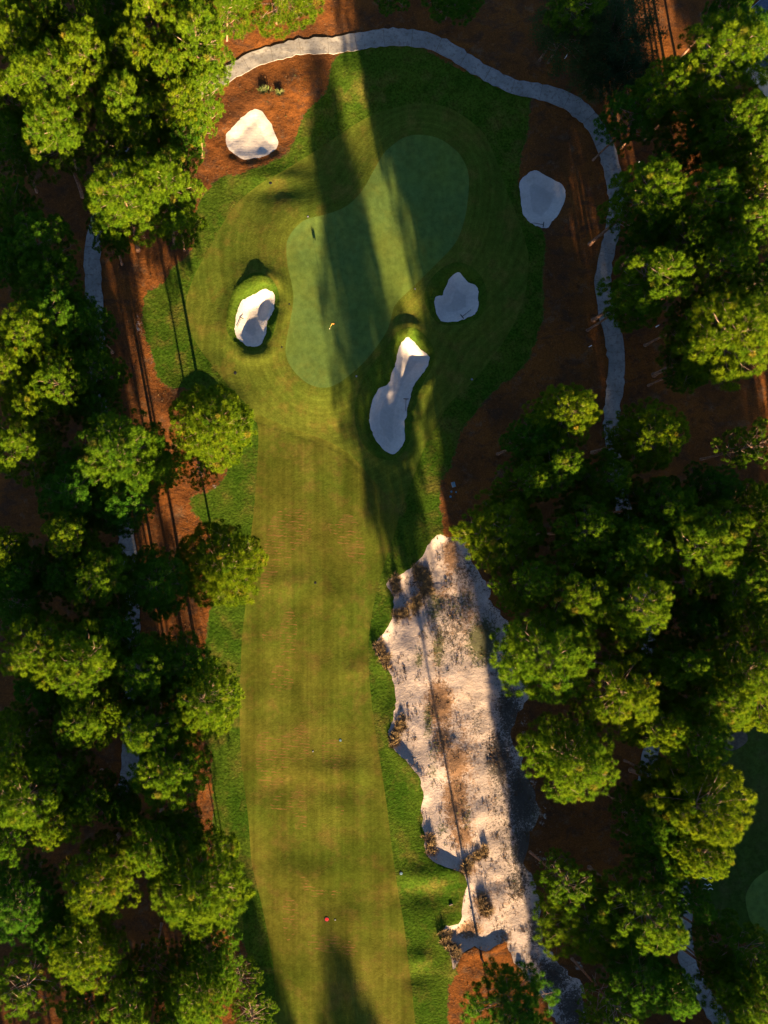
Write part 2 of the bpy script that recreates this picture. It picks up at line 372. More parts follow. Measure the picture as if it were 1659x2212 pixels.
rng = np.random.default_rng(7)
_T = rng.random((8, 256, 256))
def vnoise(x, y, k=0):
    xi = np.floor(x).astype(int); yi = np.floor(y).astype(int); fx = x - xi; fy = y - yi
    fx = fx * fx * fx * (fx * (fx * 6 - 15) + 10); fy = fy * fy * fy * (fy * (fy * 6 - 15) + 10)
    t = _T[k % 8]; a = t[xi & 255, yi & 255]; b = t[(xi + 1) & 255, yi & 255]; c = t[xi & 255, (yi + 1) & 255]; d = t[(xi + 1) & 255, (yi + 1) & 255]
    return (a * (1 - fx) + b * fx) * (1 - fy) + (c * (1 - fx) + d * fx) * fy - .5
def sstep(a, b, x):
    t = np.clip((x - a) / (b - a), 0, 1); return t * t * (3 - 2 * t)
def inside(poly, x, y):
    c = np.zeros(len(x), bool); j = len(poly) - 1
    for i in range(len(poly)):
        xi, yi = poly[i]; xj, yj = poly[j]
        if yi != yj:
            m = ((yi > y) != (yj > y)) & (x < (xj - xi) * (y - yi) / (yj - yi) + xi)
            c ^= m
        j = i
    return c
def sdist(poly, x, y, reach=8.0):
    """signed distance, positive inside; only worked out within `reach` of the outline's box"""
    out = np.full(len(x), -reach)
    lo = poly.min(0) - reach; hi = poly.max(0) + reach
    k = np.where((x > lo[0]) & (x < hi[0]) & (y > lo[1]) & (y < hi[1]))[0]
    if not len(k): return out
    px, py = x[k], y[k]; d2 = np.full(len(k), reach * reach)
    A = poly; B = np.roll(poly, -1, 0)
    for a, b in zip(A, B):
        ex, ey = b - a; L = ex * ex + ey * ey + 1e-12
        t = np.clip(((px - a[0]) * ex + (py - a[1]) * ey) / L, 0, 1)
        d2 = np.minimum(d2, (px - a[0] - t * ex) ** 2 + (py - a[1] - t * ey) ** 2)
    d = np.sqrt(d2); out[k] = np.where(inside(poly, px, py), d, -d); return out

POLY = {k: smooth(v) for k, v in dict(fairway=FAIRWAY, surround=SURROUND, green=GREEN, rough=ROUGH, waste=WASTE, b1=B1, b2=B2, b3=B3, b4=B4, b5=B5,
        c3=C3, c4=C4, c5=C5, far=FAR, fargreen=FARGREEN, fartee=FARTEE, fardirt=FARDIRT).items()}
def ragged(p, amp, sc, k):          # a natural, uneven margin
    c = p.copy()
    c[:, 0] += amp * vnoise(p[:, 0] * sc, p[:, 1] * sc, k) * 2; c[:, 1] += amp * vnoise(p[:, 0] * sc + 50, p[:, 1] * sc + 9, k + 1) * 2
    return c
POLY['rough'] = ragged(ragged(POLY['rough'], .22, .7, 1), .16, 2.0, 5)
POLY['waste'] = ragged(ragged(POLY['waste'], .16, .9, 2), .12, 2.1, 6)
_w = POLY['waste']; _r = ragged(ragged(_w, .55, .45, 3), .3, 1.2, 4)        # the woods side of the waste area frays out
_k = (sstep(1000, 1060, _w[:, 0] / S + NU) * sstep(1180, 1260, NV - _w[:, 1] / S))[:, None]; POLY['waste'] = _w * (1 - _k) + _r * _k
for b, q in (('b1', B1), ('b2', B2), ('b3', B3), ('b4', B4), ('b5', B5)): POLY[b] = ragged(ragged(smooth(q, .24), .09, 1.3, 3), .075, 3.3, 5)
for i, s in enumerate(SOD): POLY['sod%d' % i] = ragged(smooth(s), .10, .9, 4)
BUNK = {'b1': (.26, 1.6, .03), 'b2': (.5, 1.8, .15), 'b3': (.62, 1.7, .14), 'b4': (.8, 1.6, .25), 'b5': (.9, 1.7, .25)}
# raised and hollow spots: u, v, half-widths, metres
MOUND = [(548,602,56,34,.26),(500,700,22,60,.2),(440,890,80,45,.8),(885,712,45,24,.16),(985,575,50,26,.2),(660,425,110,60,.35),(640,1262,90,24,.10),
 (700,1290,60,20,.07),(600,1700,70,28,-.09),(720,1668,90,26,.13),(760,1700,80,30,-.06),(690,1890,100,24,.07),(620,1360,60,60,.08),(910,1930,45,28,-.30),(925,1895,60,24,.32),
 (908,2070,22,16,.20),(760,1985,60,26,.07),(905,2110,30,20,-.2),(720,1440,80,30,.07),(760,1450,18,10,.08),(590,415,70,20,-.14),(600,385,70,18,.12),
 (860,1300,24,60,-.35),(845,1480,26,70,-.3),(905,1780,22,80,-.2),(960,1640,70,60,.35),(1000,1350,80,60,.4),(1010,1800,60,70,.35),(1070,1960,50,60,.3),(1020,1480,60,50,.3),
 (1130,700,60,90,.35),(1030,870,60,50,.3),(660,190,60,40,.35),(820,170,80,40,.35),(1000,230,90,50,.4)]
def hgt(x, y):
    x = np.atleast_1d(np.asarray(x, float)); y = np.atleast_1d(np.asarray(y, float))
    u = x / S + NU; v = NV - y / S
    fade = 1 - sstep(90, 140, np.hypot(x - 22, y - 6))
    z = .55 * vnoise(x / 24 + 3, y / 24 + 8, 0) + fade * (.11 * vnoise(x / 9, y / 6, 1) + .035 * vnoise(x / 3.1, y / 2.4, 2))
    z = z + 1.5 * sstep(380, -150, v) * (1 - .75 * sstep(640, 1000, u)) * (1 - sstep(-400, -1200, v))      # the ground climbs beyond the green
    gd = sdist(POLY['green'], x, y); gi = sstep(-6.5, .5, gd)
    z = z * (1 - .75 * sstep(-3, 2, gd)) + .55 * gi
    rd = np.maximum(sdist(POLY['rough'], x, y, 3.0), -3); z += -.0 * rd
    st = 1 - sstep(-.6, .5, rd)
    z += fade * st * (.10 * vnoise(x / 1.9, y / 1.7, 3) + .05 * vnoise(x / .8, y / .8, 4))
    for (mu, mv, a, b, hh) in MOUND:
        z += hh * np.exp(-(((u - mu) / a) ** 2 + ((v - mv) / b) ** 2))
    wd = sdist(POLY['waste'], x, y, 3.0)
    z += -.32 * sstep(0, 1.1, wd) + .08 * np.exp(-((wd + .4) / .5) ** 2) + fade * sstep(1.0, 3.0, wd) * (.20 * vnoise(x / 2.6, y / 2.6, 5) + .10 * vnoise(x / .9, y / .9, 6))
    for k, (D, wdt, lip) in BUNK.items():
        d = sdist(POLY[k], x, y, 6.0)
        z += -D * (.35 * sstep(-.9, .02, d) + .65 * sstep(0, wdt, d)) + lip * np.exp(-((d + 1.5) / .9) ** 2)
        z += np.where(d > 0, .02 * vnoise(x / 1.2, y / 1.2, 7) * sstep(0, .6, d), 0)
    # mown edges: grass of the next height stands a little proud
    for k in ('fairway', 'surround'):
        d = sdist(POLY[k], x, y, 1.0); z += -.03 * sstep(-.06, .08, d)
    z += -.02 * sstep(-.06, .08, gd)
    for k in ('c3', 'c4', 'c5'): z += .07 * sstep(-.06, .10, sdist(POLY[k], x, y, 1.0))
    return z

def terrain():
    pts = []; edges = []
    for k, p in POLY.items():
        b = len(pts); pts += [tuple(q) for q in p]; n = len(p); edges += [(b + i, b + (i + 1) % n) for i in range(n)]
    (x0, y1), (x1, y0) = W(-170, -170), W(1830, 2380)
    g = np.arange(x0, x1, .55); h = np.arange(y0, y1, .55)
    gx, gy = np.meshgrid(g, h); gx = gx.ravel() + rng.uniform(-.1, .1, gx.size); gy = gy.ravel() + rng.uniform(-.1, .1, gy.size)
    fx = [gx]; fy = [gy]
    for k in BUNK:                                            # finer round the bunkers
        lo = POLY[k].min(0) - 2.5; hi = POLY[k].max(0) + 2.5
        a, b = np.meshgrid(np.arange(lo[0], hi[0], .26), np.arange(lo[1], hi[1], .26)); fx.append(a.ravel()); fy.append(b.ravel())
    for k, off in (('fairway', .12), ('surround', .12), ('green', .12), ('c3', .12), ('c4', .12), ('c5', .12)):   # rows either side of the mown edge
        p = POLY[k]; t = np.roll(p, -1, 0) - np.roll(p, 1, 0); t /= np.linalg.norm(t, axis=1)[:, None] + 1e-9
        for s in (-1, 1): fx.append(p[:, 0] + s * off * t[:, 1]); fy.append(p[:, 1] - s * off * t[:, 0])
    fx = np.concatenate(fx); fy = np.concatenate(fy)
    near = np.zeros(len(fx), bool)
    allp = np.concatenate(list(POLY.values())); cell = set()
    q = np.round(allp / .1).astype(int)
    for i, j in q:
        for di in (-1, 0, 1):
            for dj in (-1, 0, 1): cell.add((i + di, j + dj))
    qq = np.round(np.stack([fx, fy], 1) / .1).astype(int)
    keep = np.array([(i, j) not in cell for i, j in qq])
    pts += list(zip(fx[keep].tolist(), fy[keep].tolist()))
    # beyond the picture: coarser and coarser, out to the horizon
    for (lo, hi, st) in ((0, 60, 5.0), (60, 300, 25.0), (300, 2400, 300.0)):
        X0, X1, Y0, Y1 = x0 - hi, x1 + hi, y0 - hi, y1 + hi
        a, b = np.meshgrid(np.arange(X0, X1 + .1, st), np.arange(Y0, Y1 + .1, st)); a = a.ravel(); b = b.ravel()
        m = (a < x0 - lo - .5) | (a > x1 + lo + .5) | (b < y0 - lo - .5) | (b > y1 + lo + .5)
        pts += list(zip(a[m].tolist(), b[m].tolist()))
    r = delaunay_2d_cdt([Vector(p) for p in pts], edges, [], 0, 1e-4)
    V = np.array([(p.x, p.y) for p in r[0]]); F = np.array([f for f in r[2] if len(f) == 3])
    Z = hgt(V[:, 0], V[:, 1]); V3 = np.column_stack([V, Z])
    a, b, c = V3[F[:, 0]], V3[F[:, 1]], V3[F[:, 2]]
    fn = np.cross(b - a, c - a); flip = fn[:, 2] < 0
    F[flip] = F[flip][:, ::-1]; fn[flip] *= -1
    vn = np.zeros_like(V3)
    for i in range(3): np.add.at(vn, F[:, i], fn)
    vn /= np.linalg.norm(vn, axis=1)[:, None] + 1e-12
    cx = (a[:, 0] + b[:, 0] + c[:, 0]) / 3; cy = (a[:, 1] + b[:, 1] + c[:, 1]) / 3
    zone = np.array(['ground'] * len(F), dtype='<U10')
    order = ['rough', 'far', 'fartee', 'fardirt', 'fargreen', 'surround', 'fairway'] + ['sod%d' % i for i in range(len(SOD))] + ['c3', 'c4', 'c5', 'green', 'waste', 'b1', 'b2', 'b3', 'b4', 'b5']
    for k in order:
        p = POLY[k]; lo = p.min(0); hi = p.max(0)
        m = np.where((cx >= lo[0]) & (cx <= hi[0]) & (cy >= lo[1]) & (cy <= hi[1]))[0]
        m = m[inside(p, cx[m], cy[m])]; zone[m] = k
    return V3, F, vn, zone
V3, F3, VN, ZONE = terrain()

def blob(items, x, y):
    u = x / S + NU; v = NV - y / S; o = np.zeros(len(x))
    for (bu, bv, a, b, w) in items: o = np.maximum(o, w * np.exp(-(((u - bu) / a) ** 2 + ((v - bv) / b) ** 2)))
    return o
SOIL = [(300,700,22,55,.95),(325,780,22,40,.9),(290,640,25,40,.7),(462,1690,9,40,1),(462,1770,9,60,1),(470,1050,28,16,1),(415,1075,10,10,1),(712,200,22,30,.9),(690,225,14,12,.8),
 (720,160,10,25,.8),(1130,800,60,40,.8),(1190,790,50,30,.75),(1110,860,50,40,.75),(948,1110,12,35,.95),(1312,890,8,50,.9),(448,1320,12,10,1),(885,78,40,10,.95),(820,88,30,8,.9),
 (700,92,25,8,.85),(935,88,25,8,.9),(1165,180,30,10,.8),(1180,222,30,10,.8),(300,1960,8,60,.85),(302,2060,7,50,.85),(1300,215,20,30,.8),(1310,190,20,14,.8),(1120,2100,30,40,.8),
 (1540,2010,16,16,.85),(1570,2040,20,14,.85),(1370,890,20,8,.85),(1510,890,30,10,.85),(1620,860,30,20,.85),(1210,1780,8,8,1),(1610,60,10,10,.6),(1165,1850,45,60,.9),(1130,1560,36,60,.9),(1112,1400,28,70,.85),(1170,1760,36,70,.9),(1150,1690,30,40,.9),(1060,1270,24,60,.85),(1190,1980,30,60,.9),(1250,2090,30,50,.9)]
WEED = [(360,620,40,60,.8),(380,760,40,70,.9),(1130,260,30,60,.6),(570,200,20,15,.6),(360,820,40,20,.9),(1160,700,25,80,.6),(975,1000,14,40,.5),(445,1430,14,90,.7),(455,1200,20,60,.6),(480,1010,14,30,.6)]
VEG = [(1000,1300,60,160,.5),(1000,1650,60,220,.5),(1090,1950,70,120,.4),(975,1200,22,60,.85),(960,1290,40,40,.6),(945,1410,22,60,.55),(950,1520,38,60,1.0),(955,1600,30,60,.8),(985,1650,34,60,.9),(985,1730,34,80,.95),(1000,1805,32,40,.85),(1010,1880,40,20,.7),
 (1045,1950,26,40,.8),(1015,2010,40,26,.85),(1010,1330,50,60,.55),(1060,1700,16,200,.4),(1090,2030,30,30,.6),(1060,1960,60,70,.45)]
MOSS = [(1042,1385,42,62,1.0),(940,1310,26,50,.7),(948,1400,18,60,.75),(905,1425,14,26,.75),(925,1560,14,60,.7),(935,1660,12,60,.6),(1000,1300,60,50,.5),(1010,1760,14,50,.55),(955,1790,20,26,.6),(1085,1440,30,50,.6),(1150,1760,34,60,.6),(1120,1840,24,40,.6)]
SPK = [(1090,1700,60,300,.5),(900,1260,30,40,.5),(970,1360,60,120,.55),(1080,1300,40,60,.6),(1100,1540,34,90,.85),(1080,1640,40,80,.85),(1130,1720,44,90,1.0),(1140,1830,40,70,1.0),(1120,1910,40,60,.7),(1165,2010,34,60,.75),(1200,2110,44,60,.85),
 (1240,2180,44,60,.9),(1030,1560,30,80,.5),(1010,1230,40,60,.55),(930,1250,12,50,.6)]
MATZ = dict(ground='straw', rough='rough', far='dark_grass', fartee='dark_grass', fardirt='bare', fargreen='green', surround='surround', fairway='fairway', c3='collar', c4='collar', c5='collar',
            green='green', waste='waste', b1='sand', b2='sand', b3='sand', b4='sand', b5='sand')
def zone_mesh(name, zkey):
    idx = np.where(ZONE == zkey)[0]; f = F3[idx]; used, inv = np.unique(f, return_inverse=True); f = inv.reshape(f.shape)
    me = bpy.data.meshes.new(name); v = V3[used]
    me.vertices.add(len(v)); me.vertices.foreach_set('co', v.ravel())
    me.loops.add(f.size); me.loops.foreach_set('vertex_index', f.ravel().astype(np.int32))
    me.polygons.add(len(f)); me.polygons.foreach_set('loop_start', np.arange(0, f.size, 3, dtype=np.int32)); me.polygons.foreach_set('loop_total', np.full(len(f), 3, np.int32))
    me.update(calc_edges=True); me.polygons.foreach_set('use_smooth', [True] * len(f))
    me.normals_split_custom_set_from_vertices(VN[used].tolist())
    for an, items in (('soil', SOIL), ('weed', WEED)) if zkey == 'ground' else (('veg', VEG), ('moss', MOSS), ('spk', SPK)) if zkey == 'waste' else ():
        at = me.attributes.new(an, 'FLOAT', 'POINT'); at.data.foreach_set('value', blob(items, v[:, 0], v[:, 1]).astype(np.float32))
    if zkey == 'ground':                                      # grass thins out into the straw along its edge
        at = me.attributes['weed']; w = blob(WEED, v[:, 0], v[:, 1]); d = np.minimum(sdist(POLY['rough'], v[:, 0], v[:, 1], 5.0), 0)
        at.data.foreach_set('value', np.maximum(w, 1.02 * np.exp(d / 1.5)).astype(np.float32))
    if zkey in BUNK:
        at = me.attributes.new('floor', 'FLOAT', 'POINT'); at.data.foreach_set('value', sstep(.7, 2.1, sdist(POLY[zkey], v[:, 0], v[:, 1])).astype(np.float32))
    if zkey == 'surround':
        at = me.attributes.new('edge', 'FLOAT', 'POINT'); at.data.foreach_set('value', sdist(POLY['green'], v[:, 0], v[:, 1], 30.0).astype(np.float32))
    me.materials.append(M['sod'] if zkey.startswith('sod') else M[MATZ[zkey]]); return me
ZN = [('ground','ground','reddish brown pine straw covering the ground under the pines','ground'),
 ('rough','rough_grass','dark green rough grass bordering fairway and green','grass'),
 ('surround','green_surround','short mown grass ringing the putting green and its bunkers','grass'),
 ('fairway','fairway','long olive fairway with faint mowing lines and brown sod strips','fairway'),
 ('green','putting_green','smooth pear-shaped putting green crossed by long tree shadows','putting green'),
 ('c3','bunker_collar','lit grass collar around the small bunker left of the green','grass'),
 ('c4','bunker_collar','shaded round grass collar around the bunker right of the green','grass'),
 ('c5','bunker_collar','dark grass collar around the long bunker below the green','grass'),
 ('b1','sand_bunker','bright round sand bunker in the orange pine straw by the path','bunker'),
 ('b2','sand_bunker','egg-shaped grey sand bunker in shaded straw right of the green','bunker'),
 ('b3','sand_bunker','half-lit sand bunker left of the green in a grass collar','bunker'),
 ('b4','sand_bunker','shaded angular sand bunker just right of the green','bunker'),
 ('b5','sand_bunker','long bone-shaped sand bunker at the lower right of the green','bunker'),
 ('waste','waste_area','large ragged sandy waste area with scrub along the fairway','waste area'),
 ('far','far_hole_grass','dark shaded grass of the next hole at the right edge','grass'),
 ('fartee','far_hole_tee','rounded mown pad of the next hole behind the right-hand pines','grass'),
 ('fardirt','bare_patch','pale bare oval patch on the shaded pad of the next hole','bare patch'),
 ('fargreen','far_hole_green','corner of another putting green cut by the right edge','putting green')]
ZO = {}
for z, nm, lab, cat in ZN:
    ZO[z] = tag(link(nm, zone_mesh(nm, z)), lab, cat, None, 'structure')
for i in range(len(SOD)):
    link('sod_patch', zone_mesh('sod_patch', 'sod%d' % i), None, ZO['fairway'])

# ------------------------------------------------------------------ concrete cart path, slab by slab
def catmull(pts, step):
    P = [Vector(W(*p)) for p in pts]; P = [P[0] * 2 - P[1]] + P + [P[-1] * 2 - P[-2]]; out = []
    for i in range(1, len(P) - 2):
        p0, p1, p2, p3 = P[i - 1:i + 3]; k = max(2, int((p2 - p1).length / .1))
        for j in range(k):
            t = j / k; out.append(.5 * ((2 * p1) + (p2 - p0) * t + (2 * p0 - 5 * p1 + 4 * p2 - p3) * t * t + (3 * p1 - 3 * p2 + p3 - p0) * t ** 3))
    out.append(P[-2]); res = [out[0]]; acc = 0
    for a, b in zip(out, out[1:]):
        acc += (b - a).length
        if acc >= step: res.append(b); acc = 0
    return res
PATH_A = [(262,1730),(276,1690),(281,1650),(284,1520),(287,1390),(284,1260),(272,1150),(243,1040),(222,930),(213,820),(207,700),(201,600),(200,530),(218,455),(248,390),(280,310),(320,250),(385,208),(452,183),(500,160),
          (553,131),(600,119),(655,108),(712,106),(770,98),(840,88),(900,90),(948,102),(1005,135),(1060,168),(1115,190),(1180,203),(1230,222),(1270,255),(1298,298),(1318,350),(1328,400),(1330,440),
          (1322,500),(1310,550),(1302,610),(1310,670),(1324,720),(1331,770),(1329,830),(1322,890),(1322,950),(1332,1020),(1352,1130),(1376,1230),(1390,1310),(1398,1380),(1410,1450),(1414,1520),
          (1410,1600),(1398,1660),(1394,1720),(1415,1770),(1448,1815),(1468,1870),(1478,1930),(1480,2000),(1482,2060),(1500,2115),(1535,2170),(1575,2240),(1620,2330)]
def cart_path():
    root = tag(empty('cart_path', (0, 0, 0)), 'pale concrete cart path curving around the green and through the pines', 'path', None, 'structure')
    c = catmull(PATH_A, .55); n = len(c)
    T = [(c[min(i + 1, n - 1)] - c[max(i - 1, 0)]).normalized() for i in range(n)]
    NRM = [Vector((-t.y, t.x)) for t in T]
    pr = random.Random(3)
    hw = [1.02 + .08 * math.sin(i * .13) for i in range(n)]
    L = [c[i] + NRM[i] * (hw[i] + .13 * pr.gauss(0, 1) * .6) for i in range(n)]; R = [c[i] - NRM[i] * (hw[i] + .13 * pr.gauss(0, 1) * .6) for i in range(n)]
    def zz(ps): return hgt([p.x for p in ps], [p.y for p in ps])
    # soil bed seen in the joints
    rows = []
    for k in range(5):
        t = k / 4; ps = [(c[i] + NRM[i] * (hw[i] - .16) * (1 - 2 * t)) for i in range(n)]; rows.append((ps, zz(ps)))
    v = []; f = []
    for i in range(n):
        for ps, z in rows: v.append((ps[i].x, ps[i].y, z[i] + .06))
    for i in range(n - 1):
        for k in range(4): f.append((i * 5 + k, i * 5 + k + 1, (i + 1) * 5 + k + 1, (i + 1) * 5 + k))
    me = bpy.data.meshes.new('path_bed'); me.from_pydata(v, [], f); me.update(); link('path_bed', me, M['soil'], root)
    K = 6; i = 0
    while i + K < n:
        seg = list(range(i, i + K + 1)); i += K
        grid = []
        for q, s in enumerate(seg):
            row = []
            a, b = L[s].copy(), R[s].copy()
            if q == 0: a += T[s] * .02; b += T[s] * .02
            if q == K: a -= T[s] * .02; b -= T[s] * .02
            for k in range(5): row.append(a.lerp(b, k / 4))
            grid.append(row)
        flat = [p for r_ in grid for p in r_]; z = zz(flat); tilt = pr.uniform(-.008, .008)
        v = [(p.x, p.y, z[j] + .085 + tilt) for j, p in enumerate(flat)]; m = len(v)
        v += [(p.x, p.y, z[j] - .10) for j, p in enumerate(flat)]
        f = []
        for a in range(K):
            for k in range(4): f.append((a * 5 + k, (a + 1) * 5 + k, (a + 1) * 5 + k + 1, a * 5 + k + 1))
        ring = [k for k in range(5)] + [a * 5 + 4 for a in range(1, K + 1)] + [K * 5 + k for k in (3, 2, 1, 0)] + [a * 5 for a in range(K - 1, 0, -1)]
        for a, b in zip(ring, ring[1:] + ring[:1]): f.append((a, b, b + m, a + m))
        me = bpy.data.meshes.new('slab'); me.from_pydata(v, [], f); me.update()
        link('slab', me, M['concrete'], root)
cart_path()

# ------------------------------------------------------------------ pines
def soft_mesh(name, verts, tris, tone, m):
    me = bpy.data.meshes.new(name); v = np.asarray(verts, np.float32); f = np.asarray(tris, np.int32)
    me.vertices.add(len(v)); me.vertices.foreach_set('co', v.ravel())
    me.loops.add(f.size); me.loops.foreach_set('vertex_index', f.ravel())
    me.polygons.add(len(f)); me.polygons.foreach_set('loop_start', np.arange(0, f.size, 3, dtype=np.int32)); me.polygons.foreach_set('loop_total', np.full(len(f), 3, np.int32))
    me.update(calc_edges=True)
    at = me.attributes.new('tone', 'FLOAT', 'POINT'); at.data.foreach_set('value', np.asarray(tone, np.float32))
    me.materials.append(m); return me

def needles(P, D, R, r, n, width, spread=1.75):
    """P tuft centres, D their axes, R radii -> triangles radiating from every tuft"""
    k = len(P); P = np.repeat(P, n, 0); D = np.repeat(D, n, 0); RR = np.repeat(R, n)
    d = r.normal(size=(k * n, 3)); d /= np.linalg.norm(d, axis=1)[:, None]
    d = d + D * spread * r.uniform(.15, .75, (k * n, 1)); d /= np.linalg.norm(d, axis=1)[:, None]
    s = np.cross(d, r.normal(size=(k * n, 3))); s /= np.linalg.norm(s, axis=1)[:, None] + 1e-9
    ln = RR * r.uniform(.72, 1.08, k * n)
    mid = P + d * (ln * .30)[:, None]; w = width * r.uniform(.7, 1.3, k * n)
    a = mid - s * w[:, None]; b = mid + s * w[:, None]; t = P + d * ln[:, None]
    V = np.stack([a, b, t], 1).reshape(-1, 3); F = np.arange(len(V)).reshape(-1, 3); return V, F

def pine_proto(seed, hgt_=20.0, cr=4.4, cb=9.5, nl=66, dens=1.0, gap=.05, even=0.0):
    """trunk, limbs and a crown of rounded boughs, each bough a head of needle tufts"""
    r = np.random.default_rng(seed); rr = random.Random(seed)
    lean = Vector((rr.uniform(-.5, .5), rr.uniform(-.5, .5), 0)); wob = [Vector((rr.uniform(-.12, .12), rr.uniform(-.12, .12), 0)) for _ in range(9)]
    def axis(z):
        t = z / hgt_; i = min(7, int(t * 8)); w = wob[i].lerp(wob[i + 1], t * 8 - i) if t > .02 else Vector()
        return lean * (t * t) + w * min(1, t * 4) + Vector((0, 0, z))
    tm = MB(); zs = [-.4, .0, .35, 1.2, 3, 6, 9, 12, 14.5, 16.5, 18.2, hgt_ - .8]
    tm.tube([axis(max(z, 0)) + Vector((0, 0, min(z, 0))) for z in zs], [.46, .40, .32, .27, .255, .235, .21, .175, .135, .095, .06, .025], 10)
    bm_ = MB(); P = []; D = []; R = []; G = []
    a0 = rr.uniform(0, 6.28); az = rr.uniform(0, 6.28); ecc = rr.uniform(.05, .20)
    for i in range(nl):
        t = min(max((i + rr.uniform(-.35, .35)) / (nl - 1), 0), 1)
        az += 2.399 + rr.uniform(-.35, .35)
        prof = math.sqrt(max(0, 1 - t ** 2.3)) * (.74 + .26 * min(1, t / .25))
        lr = rr.uniform(.92, 1.40) * (1 - .22 * t)                                # bough radius
        ln = max(.12, (cr - lr * .55) * prof * (rr.uniform(.80, 1.04) * (1 - even) + even) * (1 + (1 - even) * ecc * math.cos(az - a0)))
        if rr.random() < .42: ln *= rr.uniform(.30, .72)
        zc = cb + (hgt_ - .7 - cb) * t ** .80
        out = Vector((math.cos(az), math.sin(az), 0)); c = axis(zc) * 1.0 + out * ln
        root = axis(max(cb * .78, zc - .30 * ln - rr.uniform(.4, 1.3))); mid = root.lerp(c, .55) + Vector((0, 0, -.10 * ln))
        if ln > .7:
            rb = .026 + .009 * ln
            bm_.tube([root, mid, c + Vector((0, 0, -.25))], [rb, rb * .7, .025], 5, False)
        if rr.random() < gap: continue
        for k in range(int((15 if dens >= 1 else 8) * (lr / 1.15) ** 2 * 1.9)):
            d = Vector((rr.gauss(0, 1), rr.gauss(0, 1), rr.gauss(.35, .75))) + out * .45; d.normalize()
            if d.z < -.35: continue
            w = c + Vector((d.x * lr, d.y * lr, d.z * lr * .72)) * rr.uniform(.82, 1.06)
            if any((w - g).length_squared < .225 for g in G): continue
            G.append(w); P.append(w); D.append((d + Vector((0, 0, .5))).normalized()); R.append(rr.uniform(.36, .56))
            if rr.random() < .35: bm_.tube([c + Vector((0, 0, -.25)), w], [.014, .007], 3, False)
    P = np.array([tuple(p) for p in P]); D = np.array([tuple(p) for p in D]); R = np.array(R)
    nn = 190; V, F = needles(P, D, R, r, nn, .0155, 1.0)
    tone = np.repeat(np.clip(r.beta(2, 2, len(P)) + (r.random(len(P)) < .02) * .5, 0, 1), nn * 3)
    return (tm.mesh('trunk', True), bm_.mesh('limbs', True), soft_mesh('crown', V, F, tone, M['needle']))

def broad_proto(seed, hgt_=14.0, cr=4.4):
    r = np.random.default_rng(seed); rr = random.Random(seed)
    tm = MB(); tm.tube([(0, 0, -.4), (0, 0, .5), (.1, 0, 3), (.05, .1, 6), (0, 0, 10)], [.34, .27, .22, .16, .05], 9)
    bm_ = MB(); P = []; D = []; R = []
    for i in range(230):
        d = Vector((rr.gauss(0, 1), rr.gauss(0, 1), rr.gauss(.25, .8))).normalized(); q = rr.random() ** .4
        lump = 1 + .25 * math.sin(d.x * 5 + seed) * math.cos(d.y * 4 - seed)
        p = Vector((d.x * cr * q * lump, d.y * cr * q * lump, 8.3 + d.z * 5.2 * q * lump))
        P.append(tuple(p)); D.append(tuple((d + Vector((0, 0, .6))).normalized())); R.append(rr.uniform(.45, .75))
        if i % 7 == 0: bm_.tube([(0, 0, max(2.5, p.z * .55)), (p.x * .5, p.y * .5, p.z * .8), tuple(p)], [.07, .045, .012], 5, False)
    P = np.array(P); D = np.array(D); R = np.array(R)
    k = len(P); n = 70; PP = np.repeat(P, n, 0) + r.normal(size=(k * n, 3)) * np.repeat(R, n)[:, None] * .55
    d = r.normal(size=(k * n, 3)); d /= np.linalg.norm(d, axis=1)[:, None]; s = np.cross(d, r.normal(size=(k * n, 3))); s /= np.linalg.norm(s, axis=1)[:, None]
    V = np.stack([PP - s * .07, PP + s * .07, PP + d * .2], 1).reshape(-1, 3); F = np.arange(len(V)).reshape(-1, 3)
    tone = np.repeat(np.clip(r.beta(2, 2, k), 0, 1), n * 3)
    return (tm.mesh('trunk', True), bm_.mesh('limbs', True), soft_mesh('crown', V, F, tone, M['leaf']))

PROTO = {'p': [pine_proto(11), pine_proto(12, nl=72), pine_proto(13, cb=8.5, nl=70), pine_proto(14, cb=10.5, nl=58), pine_proto(15, nl=76, cb=8.8), pine_proto(16, cb=9.8, gap=.15),
               pine_proto(17, cb=8.0, nl=74), pine_proto(18, cb=10, nl=62), pine_proto(19, cb=9.0, nl=66, gap=.15)],
         's': [pine_proto(31, cb=8.0, nl=46, dens=.5, gap=.25), pine_proto(32, cb=9.0, nl=42, dens=.5, gap=.25)],
         'l': [pine_proto(41, cb=5.5, nl=74)], 'r': [pine_proto(61, cb=9.0, nl=96, gap=0, even=.8), pine_proto(62, cb=8.5, nl=100, gap=0, even=.8)], 'b': [broad_proto(51), broad_proto(52)]}
print('crown faces', [len(t[2].polygons) for k in PROTO for t in PROTO[k]])
HT = {'r': 20.0, 'p': 20.0, 's': 20.0, 'l': 20.0, 'b': 14.0}
for k in PROTO:
    for t in PROTO[k]: t[0].materials.append(M['bark']); t[1].materials.append(M['limb'])

